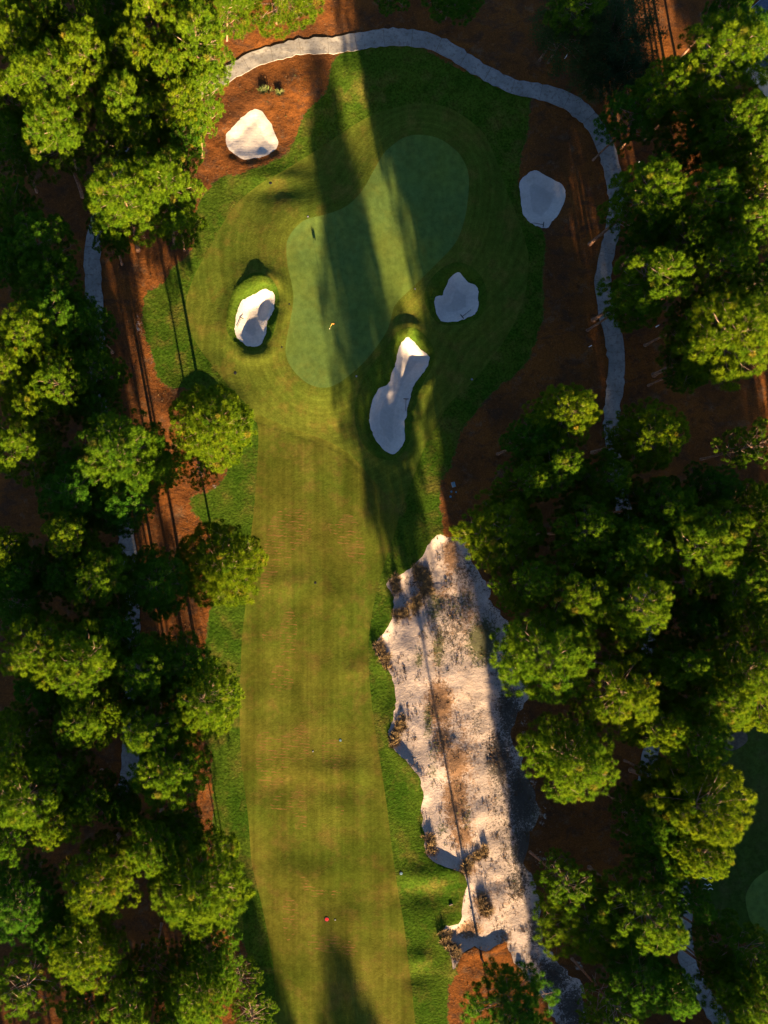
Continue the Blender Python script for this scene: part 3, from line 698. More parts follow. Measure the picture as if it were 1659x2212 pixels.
trng = random.Random(99)
def place(name, x, y, z, r_m, h, kind, tint, label, group, cat='tree', lean=None, girth=1.0):
    ps = PROTO[kind]; tr, li, cr = ps[trng.randrange(len(ps))]
    o = empty(name, (x, y, z), trng.uniform(0, 6.283)); s = r_m / 4.4; sz = h / HT[kind]
    o.scale = (s, s * trng.uniform(.92, 1.08), sz)
    if lean is not None:                                   # a trunk that leans over the path
        q = Vector((0, 0, 1)).rotation_difference(Vector((lean[0], lean[1], lean[2])).normalized())
        o.rotation_mode = 'QUATERNION'; o.rotation_quaternion = q @ Matrix.Rotation(o.rotation_euler.z, 3, 'Z').to_quaternion()
    tag(o, label, cat, group)
    tk = link('trunk', tr, None, o); kk = min(.9, .68 * sz / s) * girth; tk.scale = (kk, kk, 1); link('limbs', li, None, o); c = link('crown', cr, None, o)
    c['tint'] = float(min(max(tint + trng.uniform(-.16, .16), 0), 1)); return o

# crown centre u, v, crown radius in view units, height m, kind, hue (0 bluish as in shade .. 1 yellow as in sun), label
G1 = 'pines of the bright stand beside the path at the upper left'
G2 = 'pines of the left-hand woods'
G3 = 'pines of the upper right woods'
G4 = 'pines of the right-hand woods'
G5 = 'pines of the lower right woods'
G6 = 'pines of the lower left woods'
TREES = [
(25,25,52,20,'p',.6,'bright pine filling the very top left corner of the picture',G1),
(98,48,55,20,'p',.6,'lit pine second from the top left corner, below the dark gap',G1),
(178,52,50,19,'p',.5,'pine left of the dark hollow at the top of the upper left stand',G1),
(72,105,60,20,'p',.65,'lit pine third down from the top left corner by the left edge',G1),
(190,135,64,21,'p',.65,'lit pine in the heart of the upper left stand under the dark hollow',G1),
(110,200,78,22,'p',.6,'widest bright pine of the upper left stand, near the left edge',G1),
(128,285,68,21,'p',.6,'bright pine at the lower left tip of the upper left stand above dark straw',G1),
(18,215,50,18,'p',.5,'half-shaded pine cut by the left edge beside the widest bright pine',G1),
(28,305,58,17,'p',.2,'dark green shaded pine on the left edge below the upper left stand',G1),
(330,58,62,21,'p',.65,'bright pine right of the dark hollow at the top of the upper left stand',G1),
(292,150,58,20,'p',.65,'bright pine just left of where the path vanishes, inner side',G1),
(405,30,62,20,'p',.65,'bright pine at the top edge just left of the orange straw clearing',G1),
(425,112,66,21,'p',.65,'bright pine bulging over the orange straw above the path end',G1),
(362,180,56,20,'p',.65,'bright pine standing over the hidden bend of the path at upper left',G1),
(432,205,44,18,'p',.65,'bright small pine hiding the end of the lit path stretch',G1),
(268,240,62,21,'p',.6,'bright pine over the path in the middle of the upper left stand',G1),
(378,245,52,19,'p',.65,'bright pine left of the round sunny bunker, above the straw slope',G1),
(284,300,52,19,'p',.55,'bright pine above the glimpse of grey path at the lower end of the stand',G1),
(392,300,48,16,'p',.3,'half-dark low pine between the sunny bunker and the hidden path',G1),
(270,425,76,21,'p',.65,'bright pine whose crown overhangs the left path bend, left half of the pair',G1),
(362,415,72,21,'p',.6,'bright pine at the left edge of the orange straw, right half of the pair',G1),
(392,480,50,12,'p',.35,'dark lower pine tucked under the bright pair by the rough',G1),
(238,490,42,16,'p',.4,'small pine half over the grey path at its left bend',G1),
(492,-12,52,14,'l',.65,'pine at the top edge with two slim pale trunks on orange straw',G1),
(610,-60,84,15,'l',.65,'pine at the top edge with one pale trunk on the orange straw',G1),
(250,30,50,14,'p',.15,'dark sunken pine inside the hollow of the upper left stand',G1),
(250,95,50,14,'p',.15,'dark pine lower in the hollow of the upper left stand',G1),
(18,460,58,18,'p',.15,'dark pine on the left edge below the bare shaded straw',G2),
(80,540,68,19,'p',.15,'dark green pine below the shaded straw on the left, nearest the path bend',G2),
(95,610,68,19,'p',.15,'dark pine of the left woods beside the upper grey path stretch',G2),
(30,560,55,18,'p',.1,'dark pine at the left edge beside the path bend woods',G2),
(110,680,70,20,'p',.1,'blue-green pine just above the brightest crown of the left woods',G2),
(190,700,50,17,'p',.15,'dark pine leaning over the grey path stretch on the left',G2),
(72,745,68,22,'p',.65,'brightest yellow-green pine of the left woods, level with the left bunker',G2),
(28,815,62,21,'p',.65,'bright pine on the left edge below the brightest crown',G2),
(135,835,58,21,'p',.6,'lit pine left of the dark crown over the path, left woods',G2),
(70,880,58,20,'p',.6,'lit pine below the gap of the left woods, close to the left edge',G2),
(60,968,68,20,'p',.55,'lit round pine of the left woods level with the lone fairway pine',G2),
(212,800,56,17,'p',.15,'dark pine covering the left path next to shaded straw',G2),
(205,880,46,16,'p',.1,'small dark pine over the path above the large mid-left crown',G2),
(258,985,86,21,'r',.5,'large yellow-tipped pine left of the lone fairway pine, over the path',G2),
(332,1000,50,17,'p',.15,'dark pine between the large mid-left crown and the orange straw strip',G2),
(450,915,78,20,'r',.6,'lone round bright pine at the left edge of the approach',G2),
(432,1010,42,13,'s',.5,'small thin pine just below the lone round pine, beside bare sand',G2),
(150,1068,76,19,'p',.15,'dark pine below the large mid-left crown, left of the path',G2),
(255,1085,64,18,'p',.15,'dark pine over the path between two sunlit crowns on the left',G2),
(152,1165,48,21,'p',.6,'small bright crown surrounded by dark pines at mid left',G2),
(5,1195,44,20,'p',.65,'bright crown cut by the left edge at mid height',G2),
(52,1235,62,17,'p',.1,'dark pine by the left edge beside the bright cut-off crown',G2),
(222,1250,72,19,'p',.35,'half-lit pine left of the narrow path glimpse, mid left',G2),
(138,1240,48,17,'p',.2,'dark pine with few lit tips left of the narrow path glimpse',G2),
(326,1266,68,17,'p',.05,'bluish shaded pine left of the bright pine on the fairway edge',G2),
(472,1226,77,13,'r',.62,'big bright pine touching the fairway edge at mid left',G2),
(30,1300,60,16,'p',.1,'dark pine in the gloom at the left edge above the wide lit crowns',G6),
(85,1395,76,21,'p',.6,'wide lit pine near the left edge, left of the wide pair',G6),
(190,1420,82,22,'p',.6,'wide lit pine above the path, right of the wide pair at left',G6),
(250,1360,56,18,'p',.2,'dark pine on top of the wide lit pair beside the path',G6),
(303,1450,66,20,'p',.5,'half-lit pine right of the wide lit pair over the hidden path',G6),
(392,1440,62,18,'p',.2,'dark pine above the big crown that juts to the fairway rough, lower left',G6),
(432,1515,74,21,'p',.6,'lit pine jutting furthest toward the fairway below the orange straw',G6),
(328,1572,74,21,'p',.55,'lit pine left of the one jutting to the fairway, over the path',G6),
(180,1560,64,20,'p',.55,'lit pine left of the grey path glimpse in the lower left woods',G6),
(95,1490,60,16,'p',.1,'dark pine between the wide lit pair and the lower left crowns',G6),
(250,1525,34,19,'p',.6,'small lit crown between two larger ones over the lower left path',G6),
(35,1600,66,19,'p',.35,'half-lit pine on the left edge at the lower left',G6),
(115,1645,56,19,'p',.5,'lit pine just above the widest bright crown at lower left',G6),
(365,1660,78,21,'r',.6,'bright tapering pine beside the narrow orange straw strip, lower left',G6),
(60,1725,80,22,'p',.62,'widest bright pine on the lower left edge',G6),
(120,1765,54,20,'p',.6,'bright lower tip beside the widest pine on the lower left edge',G6),
(8,1810,50,18,'p',.4,'pine cut by the left edge under the widest lower left pine',G6),
(185,1725,54,18,'p',.4,'half-lit pine right of the widest lower left pine',G6),
(330,1830,70,20,'p',.45,'half-lit pine below the bright tapering one beside the straw strip',G6),
(258,1735,44,15,'p',.1,'dark low pine standing over the lower end of the grey path',G6),
(388,1800,50,17,'p',.15,'dark pine beside the lower end of the orange straw strip',G6),
(220,1900,76,21,'p',.68,'yellowish pine with thin top left of the sandy track, lower left',G6),
(430,1920,92,21,'r',.55,'large bright pine overhanging the dark rough at lower left',G6),
(42,1945,76,17,'p',.1,'dark bluish pine on the lower left edge',G6),
(192,2045,72,20,'p',.58,'lit pine in the lower left woods below the yellowish one',G6),
(120,2010,56,15,'p',.1,'dark pine between the bluish edge pine and the lit one below',G6),
(60,2135,68,19,'s',.4,'thin half-lit pine in the bottom left corner',G6),
(285,2165,62,19,'p',.5,'lit pine at the bottom edge beside the sandy track',G6),
(335,2085,52,17,'s',.4,'thin open pine straddling the sandy track near the bottom',G6),
(432,2140,72,19,'p',.6,'bright pine at the bottom left of the fairway, inner one',G6),
(452,2060,58,17,'p',.1,'dark bluish pine between the large overhanging pine and the bottom one',G6),
(522,2115,42,10,'s',.6,'thin pine at the bottom edge nearest the fairway',G6),
(546,2195,46,10,'s',.55,'sparse pine in the bottom edge beside the dark rough',G6),
(380,2205,46,18,'p',.4,'pine cut by the bottom edge left of the inner bright pine',G6),
(180,2190,58,16,'p',.15,'dark pine cut by the bottom edge in the lower left woods',G6),
# right side
(1232,62,72,13,'b',.3,'dark broad-leaved tree at the top right of the path bend',G3),
(1330,70,66,13,'b',.2,'dark broad-leaved tree at the top, left of the orange shadow stripes',G3),
(1288,162,48,9,'b',.35,'small dark broad-leaved tree nearest the path bend at top right',G3),
(1345,160,48,11,'b',.1,'dark low tree right of the small one by the path bend',G3),
(1245,5,50,15,'p',.2,'dark pine cut by the top edge above the path bend',G3),
(1385,245,58,14,'p',.1,'dark pine in the gloom right of the upper path bend',G3),
(985,-14,60,7,'p',.2,'dark pine just showing at the top edge above the path',G3),
(850,-26,44,7,'p',.2,'tip of a dark pine at the top edge left of its larger neighbour',G3),
(1545,145,88,21,'p',.72,'large yellow-lit pine below the house roof at top right',G3),
(1440,195,60,19,'p',.55,'lit pine left of the large yellow one below the roof',G3),
(1578,88,58,17,'p',.15,'dark pine in front of the house roof at top right',G3),
(1572,12,42,15,'p',.3,'dark pine beside the house roof at the top edge',G3),
(1590,285,66,20,'p',.7,'lit pine at the right edge under the large yellow one',G3),
(1632,345,60,20,'p',.7,'lit pine on the right edge with bare branches, upper right',G3),
(1645,410,52,19,'p',.7,'lit pine on the right edge above the small orange stripes',G3),
(1490,300,60,14,'p',.1,'dark pine in the gloom between path bend and right edge',G3),
(1402,415,66,20,'p',.68,'yellow-tipped pine right beside the path, upper right',G3),
(1500,435,70,20,'p',.4,'half-lit pine right of the yellow-tipped one at the path',G3),
(1575,500,64,20,'p',.6,'lit pine on the right with orange ground stripe beside it',G3),
(1480,520,56,18,'p',.35,'half-dark pine over the woods between path and right edge',G3),
(1400,500,44,15,'p',.15,'dark low pine whose trunk crosses the path at upper right',G3),
(1412,605,66,20,'p',.7,'lit pine beside the path with its leaning trunk crossing the concrete',G4),
(1545,575,58,20,'p',.7,'lit pine between the path pine and the right edge, level with bunkers',G4),
(1375,645,44,17,'p',.3,'small green pine at the right path edge beside bare twigs',G4),
(1615,620,56,17,'p',.15,'dark pine on the right edge above the widest bright crown',G4),
(1580,735,88,22,'p',.68,'widest bright pine of the right edge, alone above orange stripes',G4),
(1625,680,50,20,'p',.65,'lit pine on the right edge joined to the widest bright crown',G4),
(1500,690,46,15,'p',.2,'dark small pine left of the widest bright crown on the right',G4),
(1500,790,46,14,'p',.15,'dark pine below left of the widest bright crown',G4),
(1225,905,62,20,'p',.68,'yellow-green pine left of the path, first below the bare shaded ground',G4),
(1150,950,54,16,'p',.1,'dark pine left of the yellow-green one, near the rough',G4),
(1400,940,64,19,'r',.7,'lone round pine right of the path with a star of bare branches',G4),
(1190,1015,54,19,'p',.6,'lit pine below the yellow-green one left of the path',G4),
(1140,1045,46,18,'p',.45,'half-lit pine at the woods edge right of the red straw',G4),
(1290,1045,56,17,'p',.4,'mostly dark pine with few bright tips where the path goes under',G4),
(1410,1095,64,18,'p',.5,'half-lit pine below the lone round pine on the right',G4),
(1635,965,52,17,'s',.5,'thin pine at the right edge with a long leaning trunk',G4),
(1640,1085,52,18,'p',.5,'half-lit pine cut by the right edge at mid height',G4),
(1530,1060,52,15,'p',.1,'dark pine under the orange stripes on the right',G4),
(1085,1150,76,16,'r',.66,'bright pine touching the upper right end of the waste area',G4),
(1265,1145,62,19,'p',.5,'half-lit pine in the woods right of the waste area top',G4),
(1350,1170,58,20,'p',.55,'lit pine over the path in the middle of the right woods',G4),
(1305,1205,60,19,'p',.45,'half-lit pine left of the path gap in the right woods',G4),
(1490,1190,88,21,'p',.68,'large lit pine right of the path gap in the right woods',G4),
(1548,1140,50,20,'p',.66,'smaller lit crown at the upper right shoulder of the large lit pine',G4),
(1592,1262,66,20,'p',.6,'lit pine right of the large lit pine, toward the right edge',G4),
(1645,1190,48,20,'p',.6,'lit pine cut by the right edge beside the large lit pine',G4),
(1140,1265,50,19,'p',.62,'lit crown overhanging the right side of the waste area',G4),
(1222,1280,76,20,'p',.6,'wide lit pine right of the waste area, middle of three in a row',G4),
(1340,1312,80,21,'p',.62,'wide lit pine left of the path glimpse, rightmost of three in a row',G4),
(1612,1335,50,20,'p',.6,'drooping lit crown near the right edge beside a red gap',G4),
(1480,1330,60,15,'p',.1,'dark pine in the hollow below the large lit pine',G4),
(1190,1425,92,21,'p',.6,'largest pine beside the waste area, bright along its lower edge',G4),
(1112,1290,30,8,'p',.2,'small dark pine at the margin of the waste area',G4),
(1335,1500,78,21,'p',.78,'yellowish soft pine right of the largest waste area pine',G5),
(1455,1430,54,20,'p',.6,'lit small pine right of the path glimpse, lower right woods',G5),
(1410,1460,50,19,'p',.6,'lit pine over the path at the top of the lower right woods',G5),
(1580,1440,74,21,'p',.75,'yellow-lit pine near the right edge above the next hole',G5),
(1530,1505,68,21,'p',.72,'yellow-lit pine just above the shaded grass of the next hole, left',G5),
(1642,1500,62,20,'p',.75,'yellow-lit pine on the right edge above the shaded grass',G5),
(1408,1565,58,20,'p',.68,'lit pine covering the path above the dark gap, lower right',G5),
(1490,1595,64,20,'p',.55,'lit pine left of the pale bare patch on the next hole',G5),
(1235,1640,78,20,'r',.6,'lone lit pine beside the right edge of the waste area',G5),
(1520,1740,90,22,'p',.72,'largest bright pine of the lower right, beside the next hole',G5),
(1485,1835,58,20,'p',.66,'bright pine forming the lower tip over the next hole',G5),
(1405,1770,62,16,'p',.1,'dark pine on the path left of the largest lower right pine',G5),
(1425,1850,56,15,'p',.1,'dark pine covering the path below the other dark one',G5),
(1450,1690,52,15,'p',.15,'dark pine above the largest bright pine of the lower right',G5),
(1262,1995,82,11.5,'p',.82,'yellow-brown pine beside the lower tail of the waste area',G5),
(1222,1910,52,17,'s',.5,'thin half-dark pine top above the yellow-brown one',G5),
(1400,1975,76,20,'p',.5,'lit pine left of the path between the shade and next hole',G5),
(1486,1945,40,16,'p',.15,'dark pine on the path at the corner of the next hole',G5),
(1390,2110,66,17,'p',.15,'dark pine left of the path near the bottom right',G5),
(1434,2140,50,18,'p',.3,'half-dark pine touching the path near the bottom right',G5),
(1330,2175,54,18,'s',.45,'thin pine at the bottom edge beside the crossing dark trunks',G5),
(1312,2208,48,10,'s',.5,'thin pine at the bottom edge next to the waste area tail',G5),
(1605,2060,62,17,'p',.15,'dark pine at the right edge below the next green',G5),
(1614,2150,68,19,'p',.5,'half-lit pine in the bottom right corner',G5),
(1572,2118,36,17,'p',.5,'half-lit pine beside the path at the bottom right corner',G5),
(1108,2172,84,15.5,'p',.2,'dark pine at the bottom edge on the straw beside the sandy tail',G5),
]
def base_of(u, v, zc):
    k = 1 - zc / H; return (u - NU) * S * k, (NV - v) * S * k, k
def tall(t): return t[3] * (1.13 if t[4] in 'pr' else 1.0) + (max(0, 330 - t[1]) * .012 if t[7] == G1 and t[4] == 'p' and t[3] > 17 else 0)
bx = []
for t in TREES:
    hh_ = tall(t); zc = hh_ * (.74 if t[4] != 'b' else .6); bx.append(base_of(t[0], t[1], zc))
PATH_M = [Vector(W(*q)) for q in PATH_A]
def off_path(x, y, need=1.95):
    """a tree stands beside the path, never on it"""
    q = Vector((x, y)); best = (1e9, None)
    for a_, b_ in zip(PATH_M, PATH_M[1:]):
        e = b_ - a_; t_ = min(max((q - a_).dot(e) / e.length_squared, 0), 1); c_ = a_ + e * t_
        if (q - c_).length < best[0]: best = ((q - c_).length, c_, Vector((-e.y, e.x)).normalized())
    if best[0] >= need: return x, y
    d_ = (q - best[1]) if best[0] > .3 else best[2]
    n_ = best[1] + d_.normalized() * need; return n_.x, n_.y
MOVE = {(1190, 1425): (1120, 1397)}
fin = []
for t, b in zip(TREES, bx):
    x, y = W(*MOVE[t[:2]]) if t[:2] in MOVE else off_path(b[0], b[1]); fin.append((x, y))
bz = hgt([f[0] for f in fin], [f[1] for f in fin])
for t, b, f, z in zip(TREES, bx, fin, bz):
    nm = {'r': 'pine_tree', 'p': 'pine_tree', 's': 'pine_tree', 'l': 'pine_tree', 'b': 'broadleaf_tree'}[t[4]]
    hh_ = tall(t); ln_ = None
    if (f[0] - b[0]) ** 2 + (f[1] - b[1]) ** 2 > .01: ln_ = (b[0] - f[0], b[1] - f[1], hh_ * .74)
    place(nm, f[0], f[1], float(z), t[2] * S * b[2] * 1.19, hh_, t[4], t[5], t[6], t[7], lean=ln_, girth=.6 if t[:2] == (1108, 2172) else 1.0)

# the woods go on past the edges of the picture: left, right, above, and along both sides of the hole toward the sun
OUT = []
def scatter(n, fu, fv, ok, gap, hh=(17, 21)):
    k = 0
    while k < n:
        k += 1; u, v = trng.uniform(*fu), trng.uniform(*fv)
        if not ok(u, v): continue
        if any((u - a) ** 2 + (v - b) ** 2 < gap * gap for a, b, *_ in OUT): continue
        OUT.append((u, v, trng.uniform(72, 98), trng.uniform(*hh)))
scatter(500, (-80, 760), (2285, 3300), lambda u, v: -60 < u < 450 + (v - 2212) * .19, 118)
scatter(1800, (1180, 2200), (2285, 4300), lambda u, v: 1235 + (v - 2212) * .19 < u < 1860 + (v - 2212) * .16, 110, (19, 24))
scatter(200, (1730, 1830), (300, 2280), lambda u, v: not (1450 < v < 2100), 110)
# single trees beyond the lower edge whose long shadows lie on the fairway, some added only to deepen the bands
OUT += [(1102, 2395, 70, 23), (1090, 4060, 98, 20), (1118, 4000, 90, 18), (905, 4020, 80, 21), (860, 3700, 70, 17)]
oz = hgt([W(o[0], o[1])[0] for o in OUT], [W(o[0], o[1])[1] for o in OUT])
for o, z in zip(OUT, oz):
    x, y = W(o[0], o[1])
    place('pine_tree', x, y, float(z), o[2] * S * .88, o[3], 'l' if o[0] > 1240 + (o[1] - 2400) * .185 else 'p', .5, 'tall pine standing outside the picture whose shadow reaches the course', 'pines beyond the picture', girth=.55 if o[:2] == (1102, 2395) else 1.0)

# ------------------------------------------------------------------ blades, tufts and scrub
def blades(centres, r, n, hgt_lo, hgt_hi, spread, width, tone_f):
    V = []; F = []; T = []
    for (x, y, z, sc) in centres:
        t0 = tone_f()
        for _ in range(n):
            a = r.uniform(0, 6.283); rr = r.uniform(0, .35) * spread * sc; l = r.uniform(hgt_lo, hgt_hi) * sc
            o = r.uniform(.25, 1.0) * spread * sc; px, py = x + rr * math.cos(a), y + rr * math.sin(a)
            w = width * sc * r.uniform(.6, 1.3); b = len(V); sxx, syy = -math.sin(a) * w, math.cos(a) * w
            mx, my, mz = px + math.cos(a) * o * .5, py + math.sin(a) * o * .5, z + l * .75
            V += [(px - sxx, py - syy, z - .03), (px + sxx, py + syy, z - .03), (mx - sxx * .8, my - syy * .8, mz), (mx + sxx * .8, my + syy * .8, mz), (px + math.cos(a) * o, py + math.sin(a) * o, z + l * .85)]
            F += [(b, b + 1, b + 2), (b + 1, b + 3, b + 2), (b + 2, b + 3, b + 4)]; T += [min(max(t0 + r.uniform(-.12, .12), 0), 1)] * 5
    return V, F, T
br = random.Random(5)
def zs_of(pts): return hgt([W(*p)[0] for p in pts], [W(*p)[1] for p in pts])
# wiregrass mounds planted along the lip of the waste area: view outline spine, half-width, label
CLUMPS = [([(853,1250),(856,1275)],8,'small wiregrass mound in the upper left lobe of the waste area'),
 ([(900,1225),(918,1255)],12,'dark wiregrass mound at the top of the zigzag planting on the sand'),
 ([(922,1262),(925,1280)],10,'brown wiregrass mound at the elbow of the zigzag planting on the sand'),
 ([(912,1288),(893,1310)],11,'lower end of the zigzag wiregrass planting on the sand'),
 ([(855,1328),(882,1326)],8,'short wiregrass strip lying crosswise below the zigzag planting'),
 ([(816,1392),(824,1412)],9,'golden wiregrass mound at the westernmost sand lobe, upper half'),
 ([(828,1420),(840,1437)],9,'golden wiregrass mound at the westernmost sand lobe, lower half'),
 ([(870,1556),(858,1580)],9,'golden wiregrass mound on the sand lip, upper half by the mid lobe'),
 ([(853,1588),(850,1606)],8,'golden wiregrass mound on the sand lip, lower half by the mid lobe'),
 ([(926,1812),(934,1832)],10,'wiregrass mound in the notch above the sand flash facing the sun'),
 ([(1005,1876),(1018,1862)],9,'wiregrass mound at the left end of the ridge across the sand'),
 ([(1030,1855),(1050,1842)],9,'wiregrass mound at the right end of the ridge across the sand'),
 ([(1046,1948),(1050,1975)],9,'wiregrass mound right of the sand neck near the lower end'),
 ([(962,2015),(970,2040)],9,'wiregrass mound in the lowest left sand lobe, upper half'),
 ([(978,2048),(990,2064)],8,'wiregrass mound in the lowest left sand lobe, lower half')]
for spine, hw, lab in CLUMPS:
    (u0, v0), (u1, v1) = spine; pts = []
    for _ in range(int(26 + math.hypot(u1 - u0, v1 - v0) * 1.1)):
        t = br.random(); pts.append((u0 + (u1 - u0) * t + br.gauss(0, hw * .62), v0 + (v1 - v0) * t + br.gauss(0, hw * .75)))
    z = zs_of(pts); ox, oy = W((u0 + u1) / 2, (v0 + v1) / 2); oz_ = float(z.mean())
    cen = [(W(*p)[0] - ox, W(*p)[1] - oy, float(q) - oz_, br.uniform(.5, 1.35)) for p, q in zip(pts, z)]
    V, F, T = blades(cen, br, 34, .16, .46, .52, .014, lambda: br.betavariate(1.0, 1.0))
    o = link('wiregrass_clump', soft_mesh('wiregrass_clump', V, F, T, M['wiregrass'])); o.location = (ox, oy, oz_)
    tag(o, lab, 'grass clump', 'wiregrass mounds on the waste area')
# two fresh green tufts in the lit straw
for u, v, s_, lab in ((571, 199, 1.0, 'left of two fresh green grass tufts in lit straw by the path'), (604, 206, .8, 'right of two fresh green grass tufts in lit straw by the path')):
    x, y = W(u, v); z = float(hgt(x, y)[0])
    cen = [(br.gauss(0, .28) * s_, br.gauss(0, .18) * s_, 0, br.uniform(.9, 1.3) * s_) for _ in range(9)]
    V, F, T = blades(cen, br, 26, .18, .36, .55, .022, br.random)
    o = link('grass_tuft', soft_mesh('grass_tuft', V, F, T, M['tuft'])); o.location = (x, y, z); tag(o, lab, 'grass tuft', 'green tufts in the straw')
# scrub over the waste area (uncountable)
def scrub():
    cen = []; p = POLY['waste']; lo, hi = p.min(0), p.max(0); r = np.random.default_rng(8)
    x = r.uniform(lo[0], hi[0], 60000); y = r.uniform(lo[1], hi[1], 60000); m = inside(p, x, y); x, y = x[m], y[m]
    dv, dm, ds = blob(VEG, x, y), blob(MOSS, x, y), blob(SPK, x, y); d = np.maximum(np.maximum(dv, dm), ds)
    cl = vnoise(x / 1.2, y / 1.2, 2) + vnoise(x / .45, y / .45, 3) * .6
    keep = r.random(len(x)) < np.clip((d - .30) * .5 + cl * 1.1, 0, 1) * .75
    x, y, dv, dm, ds = x[keep], y[keep], dv[keep], dm[keep], ds[keep]; z = hgt(x, y)
    V = []; F = []; T = []
    for i in range(len(x)):
        w = br.random() * (dv[i] + dm[i] + ds[i] + .01)
        if w < dv[i]: tone, sc, hh = br.uniform(.35, .62), br.uniform(.4, 1.0), .10
        elif w < dv[i] + dm[i]: tone, sc, hh = br.uniform(.82, 1.0), br.uniform(.5, 1.1), .09
        else: tone, sc, hh = br.uniform(.0, .18), br.uniform(.5, 1.5), .07
        a, b, c = blades([(float(x[i]), float(y[i]), float(z[i]), sc)], br, 8, .04, hh, .26, .024, lambda: tone)
        n = len(V); V += a; F += [tuple(k + n for k in q) for q in b]; T += c
    return tag(link('scrub', soft_mesh('scrub', V, F, T, M['scrub'])), 'low brown and green scrub scattered over the sandy waste area', 'scrub', None, 'stuff')
scrub()
def litter():
    r = np.random.default_rng(18); (x0, y1), (x1, y0) = W(230, -20), W(1400, 2230)
    x = r.uniform(x0, x1, 26000); y = r.uniform(y0, y1, 26000); m = ~inside(POLY['rough'], x, y) & ~inside(POLY['waste'], x, y)
    for b in ('b1', 'b2'): m &= sdist(POLY[b], x, y, 2.0) < -.5
    cpts = np.array([W(*q) for q in PATH_A]); 
    for a, b in zip(cpts, cpts[1:]):
        e = b - a; t = np.clip(((x - a[0]) * e[0] + (y - a[1]) * e[1]) / (e @ e), 0, 1); m &= np.hypot(x - a[0] - t * e[0], y - a[1] - t * e[1]) > 1.7
    m &= vnoise(x / 3, y / 3, 5) + r.uniform(-.4, .4, len(x)) > .12
    x, y = x[m], y[m]; z = hgt(x, y)
    cen = [(float(a), float(b), float(c), br.uniform(.35, .9)) for a, b, c in zip(x, y, z)]
    V, F, T = blades(cen, br, 6, .05, .16, .30, .02, lambda: br.uniform(0, .55) if br.random() < .9 else .95)
    return tag(link('undergrowth', soft_mesh('undergrowth', V, F, T, M['scrub'])), 'sparse dry sprigs poking out of the pine straw', 'undergrowth', None, 'stuff')
litter()

# ------------------------------------------------------------------ things on the course
def zat(u, v): x, y = W(u, v); return x, y, float(hgt(x, y)[0])
def flagstick():
    x, y, z = zat(711, 712); o = tag(empty('flagstick', (x, y, z)), 'pale flagstick with orange flag standing in the putting green', 'flagstick')
    a = MB(); a.tube([(0, 0, -.1), (0, 0, 2.25)], [.02, .014], 8); a.build('pole', M['yellow'], o)
    g = MB(); n = 6; v = []; f = []
    for s in (-.004, .004):
        for i in range(n + 1):
            t = i / n; v += [(-.02 + .36 * t, .05 * math.sin(t * 5) + s, 2.22 - .05 * t), (-.02 + .36 * t, .05 * math.sin(t * 5) + s, 1.93 - .05 * t)]
    m = 2 * (n + 1)
    for i in range(n): f += [(2 * i, 2 * i + 1, 2 * i + 3, 2 * i + 2), (m + 2 * i, m + 2 * i + 2, m + 2 * i + 3, m + 2 * i + 1)]
    g.add(v, f); fl = g.build('flag', M['flag'], o, True); fl.rotation_euler = (0, 0, rad(25))
    c = MB(); c.lathe([(.054, .006), (.060, .006), (.060, .022), (.054, .022)], 20); c.build('cup_rim', M['white'], o)
flagstick()
def rake(u, v, ang, ln, lab):
    """ang: direction of the handle from the head, view degrees counter-clockwise from right"""
    x, y, z = zat(u, v); o = tag(empty('bunker_rake', (x, y, z + .04), rad(ang)), lab, 'rake', 'rakes left in the bunkers')
    h2 = float(hgt(x + math.cos(rad(ang)) * ln, y + math.sin(rad(ang)) * ln)[0]) - z
    a = MB(); a.tube([(0, 0, .05), (ln * .5, 0, h2 * .5 + .05), (ln, 0, h2 + .05)], [.028, .028, .025], 6); a.build('handle', M['rake'], o)
    b = MB(); b.box((0, 0, .05), (.09, .68, .05)); b.build('head', M['rake'], o)
    c = MB()
    for k in range(12): c.tube([(0, -.30 + k * .055, .03), (0.01, -.30 + k * .055, -.06)], [.012, .006], 4)
    c.build('tines', M['rake'], o)
rake(521, 686, -112, 1.45, 'dark rake lying on the lit side of the bunker left of the green')
rake(1000, 682, 38, 1.5, 'dark rake in the shaded bunker right of the green')
rake(879, 860, -93, 1.6, 'dark rake along the side of the long bunker')
rake(1175, 484, 172, 1.45, 'dark rake at the lower rim of the egg-shaped bunker')
def disc(name, u, v, r, m, lab, cat, group=None, dome=.008, ring=None):
    x, y, z = zat(u, v); o = tag(empty(name, (x, y, z)), lab, cat, group)
    a = MB(); a.lathe([(r * .96, -.05), (r, .008), (r * .86, .010 + dome * .5), (r * .45, .012 + dome), (.02, .013 + dome)], 20); a.build('cap', m, o, True)
    b = MB(); b.lathe([(r * 1.02, -.04), (r * 1.18, -.04), (r * 1.18, .012), (r * 1.02, .012)], 20); b.build('rim', ring or M['black'], o)
disc('yardage_marker', 706, 1986, .27, M['red'], 'round red yardage marker lying on the lower fairway', 'marker')
disc('sprinkler_head', 724, 1987, .10, M['grey'], 'small grey sprinkler head right of the red marker', 'sprinkler', 'sprinkler heads')
disc('valve_cover', 735, 1599, .17, M['teal'], 'pale blue-grey valve cover on the mid fairway', 'cover', 'valve covers')
disc('valve_cover', 866, 1886, .20, M['teal'], 'blue-green valve cover in the rough beside the lower fairway', 'cover', 'valve covers')
disc('sprinkler_head', 681, 1259, .13, M['black'], 'dark sprinkler head on the fairway below the upper sod strips', 'sprinkler', 'sprinkler heads')
disc('sprinkler_head', 676, 1623, .10, M['grey'], 'small grey sprinkler head left of the pale valve cover', 'sprinkler', 'sprinkler heads')
disc('sprinkler_head', 508, 806, .17, M['black'], 'dark sprinkler head on the mown edge below the left bunker', 'sprinkler', 'sprinkler heads')
